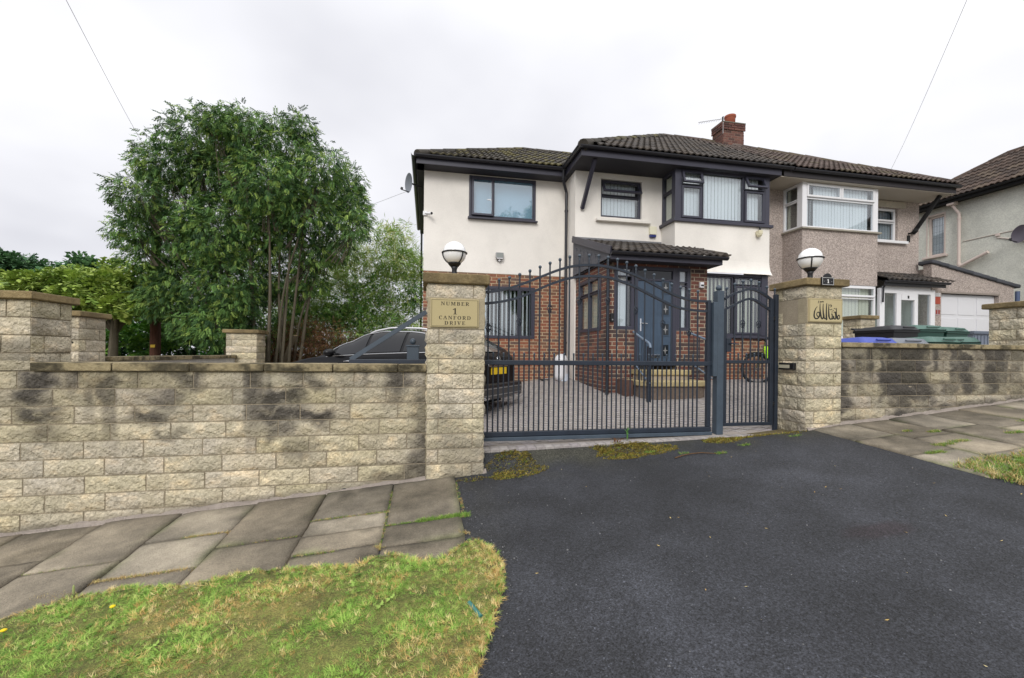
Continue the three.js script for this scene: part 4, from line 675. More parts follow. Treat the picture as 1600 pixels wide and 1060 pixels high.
  wall('roof_deck', [deck([[xe2 - 0.03, yt2 - 0.03, zr + 0.04], [xm, yt2 - 0.03, zr + 0.04], [xm, yt2 - 0.03 + rw2 * rise2, zr - rw2], [xe2 + rw2, yt2 - 0.03 + rw2 * rise2, zr - rw2]]), deck([[xe2 - 0.03, yt2 - 0.03, zr - 2 * rw2], [xe2 - 0.03, yt2 - 0.03, zr + 0.04], [xe2 + rw2, yt2 - 0.03 + rw2 * rise2, zr - rw2]])], M.matt);
  const mr = new THREE.Group(); mr.name = 'main_roof'; H.add(mr); const c2 = 1 / Math.hypot(1, rise2);
  roofSlope(mr, [xe2, yt2, zr + 0.05], X, [0, rise2, -1], xm - xe2, rw2 / c2, (t) => t * c2 + 0.04, () => xm - xe2 - 0.1, M.tiles, { seed: 23 });
  ridge(mr, [xe2 + 0.02, yt2 + 0.02, zr + 0.02], [xe2 + rw2, yt2 + 0.04 + rw2 * rise2, zr - rw2], M.mossTiles, 34, 0.12); ridge(mr, [xe2 + rw2, yt2 + 0.04 + rw2 * rise2, zr - rw2], [xm, yt2 + 0.04 + rw2 * rise2, zr - rw2], M.tiles, 35, 0.12);
  wall('eaves_bracket', bar([3.4, 4.84, zm + 0.03], [3.46, 5.7, zr - 0.12], 0.07, 0.09), M.fascia);
  wall('downpipe', [rod([3.19, 0.75, zm - 0.46], [3.19, 5.35, zm - 0.46], 0.036), rod([3.19, 5.35, zm - 0.46], [3.07, 5.62, ze1 - 0.0], 0.036), rod([3.07, 5.62, ze1], [3.07, 5.82, ze1 + 0.05], 0.04), rod([3.19, 4.9, zm - 0.46], [3.19, 4.94, zm - 0.46], 0.046), rod([3.19, 3.2, zm - 0.46], [3.19, 3.24, zm - 0.46], 0.046), rod([3.19, 1.8, zm - 0.46], [3.19, 1.84, zm - 0.46], 0.046)], M.gutter);
  base(H, 4, 0.75, -10);
}
// chimney shared at the party wall: a stack of its own above the ridge
{
  const c = thing('chimney_stack', 'red brick chimney stack with one clay pot on the ridge', 'chimney'), x0 = 9.02, x1 = 9.8, z1 = -12.15, z0 = -12.65, y0 = 7.6, y1 = 8.66;
  add('mortar', bx(x0 + 0.012, x1 - 0.012, y0, y1 + 0.2, z0, z1 - 0.012), std({ color: 0x8a7468, roughness: 1 }), c);
  const l = []; bricks(l, [0, 0, z1 - 0.012], X, Zp, x0, x1, y0, y1, [], { seed: 41, set: M.chimBrick }); bricks(l, [x0 + 0.012, 0, 0], Zp, Xm, z0, z1, y0, y1, [], { seed: 42, set: M.chimBrick });
  bricks(l, [0, 0, z1 + 0.02], X, Zp, x0 - 0.03, x1 + 0.03, y1, y1 + 0.21, [], { seed: 43, set: M.chimBrick }); bricks(l, [x0 - 0.03, 0, 0], Zp, Xm, z0, z1 + 0.03, y1, y1 + 0.21, [], { seed: 44, set: M.chimBrick }); layBricks(c, l, 300);
  add('flaunching', rb(x0 - 0.03, x1 + 0.03, y1 + 0.21, y1 + 0.25, z0 - 0.03, z1 + 0.04, 0.012), std({ color: 0x6d675c, roughness: 1 }), c);
  add('chimney_pot', new THREE.LatheGeometry([[0.0, 0], [0.15, 0], [0.155, 0.24], [0.175, 0.25], [0.175, 0.31], [0.14, 0.32], [0.13, 0.28], [0, 0.27]].map((p) => new THREE.Vector2(...p)), 20).translate(9.44, y1 + 0.24, -12.35), std({ color: 0x94513c, roughness: 0.9 }), c);
  const fl = []; for (let i = 0; i < 5; i++) fl.push(bx(x0 - 0.012, x0 + 0.002, 7.9 + i * 0.075 - 0.25, 8.02 + i * 0.065 - 0.08, z1 - 0.16 * i - 0.16, z1 - 0.16 * i)); add('lead_flashing', fl, std({ color: 0xb9bcc4, roughness: 0.5, metalness: 0.4 }), c);
  base(c, 9.4, 7.6, -12.5);
  const a = thing('aerial', 'thin television aerial pointing left beside the chimney pot', 'aerial'); add('boom', rod([8.15, 8.74, -12.1], [9.0, 8.95, -12.1], 0.008), M.galv, a);
  for (let i = 0; i < 9; i++) add('rod', rod([8.2 + i * 0.085, 8.75 + i * 0.021 - 0.03, -12.16], [8.2 + i * 0.085, 8.75 + i * 0.021 + 0.0, -12.04], 0.004), M.galv, a);
  add('reflector', bx(8.988, 8.994, 8.9, 9.02, -12.14, -12.06), M.black, a); add('mast', rod([9.02, 8.5, -12.12], [9.02, 8.98, -12.12], 0.009), M.galv, a); base(a, 9.0, 8.6, -12.1);
}
// ------------------------------------------------------------------ the other half of the pair
{
  const H = thing('semi_detached_house', 'pebble dashed house half with white framed bay window', 'house'), wall = (n, g, m, p = H) => add(n, g, m, p), zm = -9.37, zb = -8.79;
  wall('pebbledash_wall', holed(7.8, 12.9, 0.6, 5.9, zm - 0.15, zm, [[8.75, 10.8, 1.3, 5.66], [11.15, 12.2, 4.625, 5.49], [11.0, 12.5, 0.95, 3.2]]), M.dash);
  wall('pebbledash_wall', bx(12.75, 12.9, 0.6, 5.9, -15.2, zm - 0.152), M.dash);
  wall('vent_brick', bx(8.02, 8.22, 5.0, 5.12, zm, zm + 0.006), std({ color: 0x4a3a36 }));
  wall('bay_apron', bx(8.67, 10.84, 3.3, 4.57, zm, zb), M.dash);
  wall('bay_base', bx(8.67, 10.84, 0.6, 2.0, zm, zb), M.dash);
  wall('bay_sill', rb(8.62, 10.9, 4.57, 4.612, zm, zb + 0.06, 0.008), std({ color: 0xa8a294, map: rep(mottled, 1) }));
  wall('bay_corner_post', rb(8.67, 8.77, 4.614, 5.7, zb - 0.1, zb, 0.006), M.whiteUpvc);
  wall('bay_corner_post', rb(10.76, 10.85, 4.614, 5.7, zb - 0.1, zb, 0.006), M.whiteUpvc);
  windowUnit(H, 8.77, 4.614, zb - 0.005, 1.99, 1.07, [[0.01, 0.68, 0.5, 0.98, 'casement'], [0.5, 0.68, 0.99, 0.98, 'casement'], [0.01, 0.02, 0.99, 0.66, 'fixed']], { mat: M.whiteUpvc, blind: { pitch: 0.088, w: 0.087, turn: 0.06 }, border: 0.03, deep: 0.45 });
  windowUnit(H, 8.672, 4.614, zm + 0.005, 0.47, 1.07, [[0.03, 0.64, 0.97, 0.98, 'fixed'], [0.03, 0.02, 0.97, 0.62, 'fixed']], { ry: -Math.PI / 2, mat: M.whiteUpvc, blind: { pitch: 0.088, w: 0.086, turn: 0.1, mat: M.blindCream }, deep: 0.4 });
  windowUnit(H, 8.7, 2.0, zb - 0.02, 2.12, 1.3, [[0.01, 0.78, 0.5, 0.98, 'casement'], [0.5, 0.78, 0.99, 0.98, 'casement'], [0.01, 0.02, 0.99, 0.76, 'fixed']], { mat: M.whiteUpvc, blind: { pitch: 0.1, w: 0.098, turn: 0.08, mat: M.blindCream }, border: 0.05, deep: 0.5 });
  windowUnit(H, 11.15, 4.625, zm - 0.06, 1.05, 0.865, [[0.02, 0.6, 0.97, 0.98, 'casement'], [0.02, 0.03, 0.97, 0.58, 'fixed']], { mat: M.whiteUpvc, blind: { pitch: 0.089, w: 0.087, turn: 0.1, mat: std({ color: 0x9aa0a6 }) } });
  wall('window_sill', rb(11.05, 12.45, 4.55, 4.62, zm, zm + 0.09, 0.008), M.whiteUpvc);
  wall('lintel', rb(11.05, 12.42, 5.5, 5.66, zm + 0.001, zm + 0.03, 0.006), std({ color: 0xc9c0ae, map: rep(mottled, 1) }));
  wall('lamp_bracket', [rod([12.55, 4.85, zm], [12.55, 4.85, zm + 0.16], 0.02), ball(12.55, 4.88, zm + 0.17, 0.06), rb(12.5, 12.58, 4.62, 4.8, zm, zm + 0.03, 0.006)], M.matt);
  const ze = -8.63, x1 = 8.22, x2 = 13.05, e = 5.7, rw = 4.27, rise = 0.625, yt = e + 0.2;
  wall('fascia_board', rb(x1 - 0.2, x2, e, e + 0.15, ze - 0.022, ze - 0.004, 0.005), std({ color: 0x2e2a2d, roughness: 0.6 }));
  wall('soffit_board', bx(7.95, x2, e - 0.012, e, zm, ze - 0.023), std({ color: 0xb9b1a5, roughness: 0.8 }));
  wall('gutter', gutterX(x1, x2 + 0.05, e + 0.17, ze + 0.055), M.gutter);
  wall('eaves_bracket', bar([12.66, 4.84, zm + 0.03], [12.74, 5.68, ze - 0.14], 0.06, 0.08), M.matt);
  wall('roof_deck', [new THREE.BufferGeometry().copy(deck([[x1, yt - 0.03, ze + 0.04], [x2 + 0.03, yt - 0.03, ze + 0.04], [x2 - rw, yt - 0.03 + rw * rise, ze - rw], [x1, yt - 0.03 + rw * rise, ze - rw]])), deck([[x2 + 0.03, yt - 0.03, ze + 0.04], [x2 + 0.03, yt - 0.03, ze - 2 * rw], [x2 - rw, yt - 0.03 + rw * rise, ze - rw]])], M.matt);
  const mr = new THREE.Group(); mr.name = 'main_roof'; H.add(mr); const c = 1 / Math.hypot(1, rise);
  roofSlope(mr, [x1, yt, ze + 0.05], X, [0, rise, -1], x2 - x1, rw / c, () => 0.02, (t) => x2 - x1 - t * c - 0.04, M.redTiles, { seed: 51 });
  ridge(mr, [x1, yt + 0.04 + rw * rise, ze - rw], [x2 - rw, yt + 0.04 + rw * rise, ze - rw], M.redTiles, 52, 0.12);
  ridge(mr, [x2 - rw, yt + 0.04 + rw * rise, ze - rw], [x2, yt + 0.02, ze], M.redTiles, 53, 0.12);
  // white porch with glazed door
  const zp = -8.76, fr = M.whiteUpvc;
  wall('porch_frame', [rb(10.9, 11.04, 0.9, 3.26, zp - 0.08, zp, 0.006), rb(12.46, 12.6, 0.9, 3.26, zp - 0.08, zp, 0.006), rb(11.04, 12.46, 3.14, 3.32, zp - 0.08, zp, 0.006), rb(11.4, 11.54, 0.9, 3.14, zp - 0.08, zp + 0.002, 0.006), rb(11.95, 12.06, 0.9, 3.14, zp - 0.08, zp + 0.002, 0.006), rb(11.54, 11.95, 2.98, 3.14, zp - 0.07, zp + 0.01, 0.006)], fr);
  for (const [a, b] of [[11.04, 11.4], [11.54, 11.95], [12.06, 12.46]]) wall('pane', bx(a, b, 0.95, 3.14, zp - 0.045, zp - 0.04), M.glass);
  wall('porch_curtain', bx(11.0, 12.5, 0.9, 3.14, zp - 0.4, zp - 0.38), std({ color: 0x8c9690, roughness: 1 }));
  wall('number_badge', bx(11.72, 11.77, 3.02, 3.09, zp + 0.011, zp + 0.014), M.black);
  wall('porch_fascia', rb(10.86, 12.74, 3.3, 3.38, zp + 0.12, zp + 0.14, 0.005), M.gutter);
  wall('porch_gutter', gutterX(10.86, 12.76, 3.42, zp + 0.19), M.gutter);
  wall('porch_deck', deck([[10.9, 3.4, zp + 0.12], [12.7, 3.4, zp + 0.12], [12.7, 3.66, zm], [10.9, 3.66, zm]]), M.matt);
  const pr = new THREE.Group(); pr.name = 'porch_roof'; H.add(pr); roofSlope(pr, [10.87, 3.43, zp + 0.13], X, [0, 0.3, zm - zp - 0.13], 1.86, 0.85, () => 0.05, () => 1.86, M.tiles, { seed: 54 });
  wall('downpipe', [rod([10.92, 2.9, zp + 0.05], [10.92, 3.25, zp + 0.06], 0.02), rod([10.92, 3.25, zp + 0.06], [10.89, 3.38, zp + 0.16], 0.02)], M.gutter);
  base(H, 10.5, 1.2, -10);
  // garage
  const G = thing('garage', 'pebble dashed garage with white door and sloping tiled parapet', 'garage'), zg = -9.0, gs = (x) => 4.0 - (x - 12.9) * 0.182;
  const s = new THREE.Shape([new THREE.Vector2(12.82, 0.9), new THREE.Vector2(15.62, 0.9), new THREE.Vector2(15.62, gs(15.62)), new THREE.Vector2(12.82, gs(12.82))]); s.holes.push(new THREE.Path([new THREE.Vector2(13.14, 0.95), new THREE.Vector2(13.14, 3.24), new THREE.Vector2(15.1, 3.24), new THREE.Vector2(15.1, 0.95)]));
  add('front_wall', metreUV(new THREE.ExtrudeGeometry(s, { depth: 0.2, bevelEnabled: false }).translate(0, 0, zg - 0.2)), M.dash, G);
  add('side_wall', bx(12.905, 13.05, 0.9, 3.9, -13, zg - 0.202), M.dash, G); add('side_wall', bx(15.5, 15.6, 0.9, 3.4, -13, zg - 0.202), M.dash, G);
  add('flat_roof', bx(13.05, 15.5, 3.3, 3.36, -13, zg - 0.202), M.matt, G);
  const mats = [0x44464c, 0x3d3f45, 0x4c4e54].map((c2) => std({ color: c2, roughness: 0.8 }));
  for (let i = 0; i < 11; i++) { const a = 12.78 + i * 0.272, q = add('parapet_tile', rb(-0.15, 0.15, 0, 0.1, -0.3, 0.06, 0.03), mats[i % 3], G); q.position.set(a + 0.13, gs(a + 0.13) - 0.02, zg); q.rotation.z = -Math.atan(0.182) + 0.04; }
  const d = new THREE.Group(); d.name = 'garage_door'; G.add(d); const dw = phy({ color: 0xdcdce0, roughness: 0.4 });
  add('door_sheet', bx(13.145, 15.095, 0.95, 3.235, zg - 0.14, zg - 0.1), dw, d);
  for (let r = 0; r < 4; r++) for (let k = 0; k < 3; k++) add('panel', rb(13.2 + k * 0.64, 13.2 + k * 0.64 + 0.56, 1.05 + r * 0.55, 1.05 + r * 0.55 + 0.46, zg - 0.101, zg - 0.088, 0.006), dw, d);
  add('door_trim', [rb(13.14, 15.1, 3.24, 3.29, zg - 0.1, zg + 0.012, 0.005)], std({ color: 0x8d837b }), G);
  add('downpipe', [rod([15.72, 1.2, zg + 0.02], [15.72, 3.38, zg + 0.02], 0.05)], std({ color: 0x4c5a78, roughness: 0.5 }), G);
  base(G, 14.2, 1.2, -10);
  const sg = thing('wall_sign', 'small red and white plate beside the white garage door', 'sign'); add('red_plate', rb(12.93, 13.1, 2.95, 3.14, zg, zg + 0.01, 0.003), std({ color: 0xa84a38, roughness: 0.6 }), sg); add('white_plate', rb(12.93, 13.1, 3.145, 3.24, zg, zg + 0.01, 0.003), std({ color: 0xc9c9c9 }), sg);
  base(sg, 13.0, 2.95, zg); const s2 = thing('wall_sign', 'small dark red plate under the red and white plate', 'sign'); add('plate', rb(12.93, 13.1, 2.66, 2.83, zg, zg + 0.01, 0.003), std({ color: 0xa89a9a }), s2); add('mark', [bx(12.95, 13.0, 2.69, 2.8, zg + 0.011, zg + 0.013), bx(13.03, 13.08, 2.69, 2.8, zg + 0.011, zg + 0.013)], std({ color: 0x93352c }), s2); base(s2, 13, 2.66, zg);
}
// ------------------------------------------------------------------ third house, seen from its side
{
  const H = thing('side_house', 'pale green rendered house side at the right edge', 'house'), x = 16.6;
  const zf = -12.95, zn = -3.5, yh = 6.55;
  const w = holed(-zn * 1, -zf, 0.8, yh, 0, 0.2, [[11.3, 11.78, 4.95, 6.28]]).applyMatrix4(new THREE.Matrix4().set(0, 0, 1, x, 0, 1, 0, 0, -1, 0, 0, 0, 0, 0, 0, 1));
  add('rendered_wall', w, M.pale, H);
  add('rendered_wall', bx(x + 0.2, x + 6, 0.8, yh, zn - 0.2, zn), M.pale, H); add('rendered_wall', bx(x + 0.2, x + 6, 0.8, yh, zf, zf + 0.2), M.pale, H);
  windowUnit(H, x + 0.06, 4.95, -11.78, 0.48, 1.33, [[0.08, 0.03, 0.92, 0.97, 'fixed']], { ry: -Math.PI / 2, mat: M.palePink, border: 0.045, deep: 0.3, room: std({ color: 0x8f9aa8 }), blind: { pitch: 0.09, w: 0.086, turn: 0.1 } });
  add('lead_lattice', [...[0.12, 0.2, 0.28, 0.36].map((d) => bx(x + 0.092, x + 0.096, 5.0, 6.24, -11.78 + d - 0.003, -11.78 + d + 0.003)), ...[0.2, 0.4, 0.6, 0.8, 1.0, 1.2].map((d) => bx(x + 0.092, x + 0.096, 4.95 + d - 0.003, 4.95 + d + 0.003, -11.73, -11.35))], std({ color: 0x7e8894 }), H);
  add('window_sill', rb(x - 0.08, x + 0.02, 4.88, 4.95, -11.9, -11.2, 0.008), M.palePink, H);
  add('window_surround', [rb(x - 0.012, x - 0.001, 4.952, 6.34, -11.82, -11.785, 0.004), rb(x - 0.012, x - 0.001, 4.952, 6.34, -11.295, -11.26, 0.004), rb(x - 0.012, x - 0.001, 6.28, 6.34, -11.784, -11.296, 0.004)], M.palePink, H);
  const xe = x - 0.32, rw = 2.35, pit = 0.68;
  add('eaves_board', [bx(xe, xe + 0.02, yh - 0.06, yh + 0.06, zf - 0.3, zn + 0.3), bx(xe + 0.02, x, yh - 0.03, yh - 0.01, zf - 0.3, zn + 0.3)], M.matt, H);
  add('gutter', gutterZ(zf - 0.3, zn + 0.3, yh + 0.07, xe - 0.05), M.matt, H);
  const yt = yh + 0.08, za = zf - 0.3;
  add('roof_deck', [deck([[xe, yt - 0.03, za], [xe, yt - 0.03, zn + 0.3], [xe + rw, yt - 0.03 + rw * pit, zn - 2], [xe + rw, yt - 0.03 + rw * pit, za + rw]]), deck([[xe, yt - 0.03, za], [xe + rw, yt - 0.03 + rw * pit, za + rw], [xe + 2 * rw, yt - 0.03, za]]), deck([[xe + rw, yt - 0.03 + rw * pit, za + rw], [xe + rw, yt - 0.03 + rw * pit, zn - 2], [xe + 2 * rw + 2, yt - 0.03, zn], [xe + 2 * rw + 2, yt - 0.03, za]])], M.matt, H);
  const r = new THREE.Group(); r.name = 'tiled_roof'; H.add(r); const c = 1 / Math.hypot(1, pit);
  roofSlope(r, [xe - 0.05, yt, za], [0, 0, 1], [1, pit, 0], zn + 0.3 - za, rw / c, (t) => t * c, () => 9, M.brownTiles, { seed: 61 });
  ridge(r, [xe, yt + 0.03, za], [xe + rw, yt + 0.04 + rw * pit, za + rw], M.brownTiles, 62, 0.11); ridge(r, [xe + rw, yt + 0.04 + rw * pit, za + rw], [xe + rw, yt + 0.04 + rw * pit, zn - 2], M.brownTiles, 63, 0.11);
  add('downpipe', [rod([x - 0.1, 3.6, -10.83], [x - 0.1, 6.12, -10.83], 0.042), rod([x - 0.1, 6.12, -10.83], [x - 0.2, 6.42, -10.95], 0.042), rb(x - 0.3, x - 0.1, 6.42, 6.78, -11.06, -10.86, 0.02), rod([x - 0.1, 5.95, -10.83], [x - 0.1, 6.0, -10.83], 0.055), rod([x - 0.1, 4.5, -10.83], [x - 0.1, 4.56, -10.83], 0.055), rod([x - 0.1, 4.1, -10.83], [x - 0.1, 4.16, -10.83], 0.055)], M.palePink, H);
  add('branch_pipe', [rod([x - 0.1, 4.45, -10.8], [x - 0.1, 4.75, -10.1], 0.05)], M.palePink, H);
  base(H, x + 2, 1.6, -8);
  const cb = thing('wall_cable', 'thin pale cable with junction box across the pale green wall', 'cable'); add('cable_run', [rod([x - 0.01, 5.24, -10.78], [x - 0.01, 5.28, -8], 0.012), rod([x - 0.01, 5.15, -9.95], [x - 0.01, 4.6, -8.6], 0.02)], std({ color: 0xc4b9b0 }), cb); add('junction_box', rb(x - 0.04, x, 5.18, 5.26, -9.98, -9.88, 0.006), M.palePink, cb); base(cb, x, 5.2, -9.5);
}
// ------------------------------------------------------------------ small fittings on the houses
function dish(name, lab, r, color) {
  const d = thing(name, lab, 'satellite dish'); const p = []; for (let i = 0; i <= 8; i++) p.push(new THREE.Vector2(r * i / 8, 0.25 * r * (i / 8) ** 2));
  add('reflector', new THREE.LatheGeometry(p, 28).rotateX(Math.PI / 2), phy({ color, roughness: 0.5 }), d);
  add('arm', [rod([0, -r * 0.9, 0.04], [0, -r * 0.75, r * 1.05], 0.012)], M.black, d); add('receiver', [rod([0, -r * 0.75, r * 1.02], [0, -r * 0.55, r * 0.95], 0.03)], M.black, d); add('wall_mount', [rod([0, 0, -0.01], [0, -0.05, -0.3], 0.02)], M.black, d); return d;
}
{ const d = dish('satellite_dish', 'grey satellite dish under the left eaves of the cream house', 0.23, 0x7d828b); d.position.set(-0.42, 5.62, -10.75); d.rotation.set(0.15, -1.15, 0); }
{ const d = dish('satellite_dish', 'dark satellite dish on the pale green house at right', 0.25, 0x5b5560); d.position.set(16.35, 5.05, -9.25); d.rotation.set(0.3, -1.9, 0); }
{
  const f = thing('security_light', 'small square floodlight on the cream wall above the brickwork', 'floodlight'); add('housing', rb(1.55, 1.73, 3.76, 3.9, -10.06, -9.98, 0.01), M.galv, f); add('lens', bx(1.565, 1.715, 3.785, 3.885, -9.979, -9.974), std({ color: 0x8b8f8c, roughness: 0.3 }), f); add('sensor', [ball(1.64, 3.72, -10.02, 0.03), rb(1.57, 1.71, 3.752, 3.768, -10.02, -9.96, 0.004)], M.whiteUpvc, f); add('backplate', rb(1.6, 1.68, 3.7, 3.88, -10.08, -10.06, 0.004), M.black, f); base(f, 1.64, 3.7, -10.05);
  const a = thing('alarm_box', 'cream and blue burglar alarm box below the small upstairs window', 'alarm'); add('cover', rb(5.05, 5.22, 4.35, 4.54, -9.37, -9.3, 0.012), std({ color: 0xe0dcc4, roughness: 0.5 }), a); add('strobe', rb(5.06, 5.21, 4.29, 4.349, -9.37, -9.305, 0.012), phy({ color: 0x2b3472, roughness: 0.25 }), a); base(a, 5.13, 4.3, -9.35);
  const c = thing('security_camera', 'white bullet camera at the top left corner of the cream wall', 'camera'); add('bracket', [rb(-0.12, -0.02, 4.66, 4.76, -10.08, -10.04, 0.01), rod([-0.07, 4.71, -10.04], [-0.0, 4.69, -9.98], 0.018)], M.whiteUpvc, c); add('body', [rod([0.0, 4.69, -9.99], [0.07, 4.67, -9.9], 0.032, 0.032, 12)], M.whiteUpvc, c); add('lens', rod([0.07, 4.67, -9.9], [0.078, 4.668, -9.89], 0.027, 0.027, 12), M.black, c); base(c, -0.05, 4.7, -10);
  const e = thing('security_camera', 'small pale camera hanging under the right end of the bay sill', 'camera'); add('bracket', rod([7.47, 4.52, -8.72], [7.47, 4.44, -8.72], 0.022), M.black, e); add('body', [ball(7.45, 4.34, -8.72, 0.06), rb(7.4, 7.5, 4.34, 4.43, -8.78, -8.66, 0.015)], std({ color: 0xd4cdaf, roughness: 0.5 }), e); base(e, 7.45, 4.5, -8.72);
  const s = thing('wall_sensor', 'small white sensor on the brick pier right of the front door', 'sensor'); add('body', rb(5.16, 5.24, 2.86, 2.97, -7.6, -7.54, 0.01), M.whiteUpvc, s); add('eye', rb(5.17, 5.23, 2.885, 2.92, -7.542, -7.535, 0.004), M.black, s); base(s, 5.2, 2.9, -7.6);
  const i = thing('door_intercom', 'small black box on the brick pier left of the front door', 'intercom'); add('body', rb(3.33, 3.4, 2.16, 2.32, -7.6, -7.56, 0.008), M.black, i); add('button', rod([3.365, 2.2, -7.561], [3.365, 2.2, -7.552], 0.014), M.galv, i); base(i, 3.36, 2.2, -7.6);
}
for (const [nm, x0, z0, y0, x1, z1, y1, py] of [['grey steel handrail at the left side of the door steps', 3.78, -7.55, 1.98, 3.63, -6.65, 1.72, 0.75], ['grey steel handrail at the right side of the door steps', 4.95, -7.55, 1.98, 4.98, -6.75, 1.74, 0.78]]) {
  const h = thing('handrail', nm, 'handrail'); add('rail', tube([[x0, y0, z0], [lerp(x0, x1, 0.5), lerp(y0, y1, 0.5) + 0.004, lerp(z0, z1, 0.5)], [x1, y1, z1], [x1, y1 - 0.05, z1 + 0.015]], 0.021, 16, 8), M.steel, h); add('post', rb(x1 - 0.03, x1 + 0.03, py, y1 - 0.02, z1 - 0.06, z1, 0.006), M.gate, h);
  for (let i = 0; i < 4; i++) { const t = 0.15 + i * 0.2; add('baluster', rod([lerp(x0, x1, t), 1.1, lerp(z0, z1, t)], [lerp(x0, x1, t), lerp(y0, y1, t), lerp(z0, z1, t)], 0.008), M.gate, h); } add('lower_rail', rod([x0, 1.42, z0], [x1, 1.08, z1], 0.014), M.steel, h); base(h, x1, py, z1);
}
{
  const t = thing('plastic_container', 'white plastic container on a blue stand at the foot of the return wall', 'container'), zz = -9.45;
  add('white_body', new THREE.CapsuleGeometry(0.15, 0.34, 6, 16).translate(2.98, 1.24, zz), phy({ color: 0xd9d9dd, roughness: 0.4 }), t); add('blue_stand', new THREE.CylinderGeometry(0.1, 0.1, 0.2, 16).translate(3.04, 0.9, zz + 0.03), phy({ color: 0x5b86b5, roughness: 0.4 }), t); add('neck', new THREE.CylinderGeometry(0.11, 0.11, 0.16, 16).translate(3.04, 1.03, zz + 0.03), phy({ color: 0xc3cbd8, roughness: 0.4 }), t); base(t, 3.02, 0.8, zz);
  const k = thing('boot_tray', 'dark tray leaning at the brick wall beside the white container', 'tray'); add('tray', rb(2.62, 2.86, 0.92, 0.96, -10.05, -9.75, 0.01), M.matt, k); add('stand', rb(2.66, 2.82, 0.8, 0.92, -10.0, -9.8, 0.01), std({ color: 0x6b3b34 }), k); base(k, 2.74, 0.8, -9.9);
}
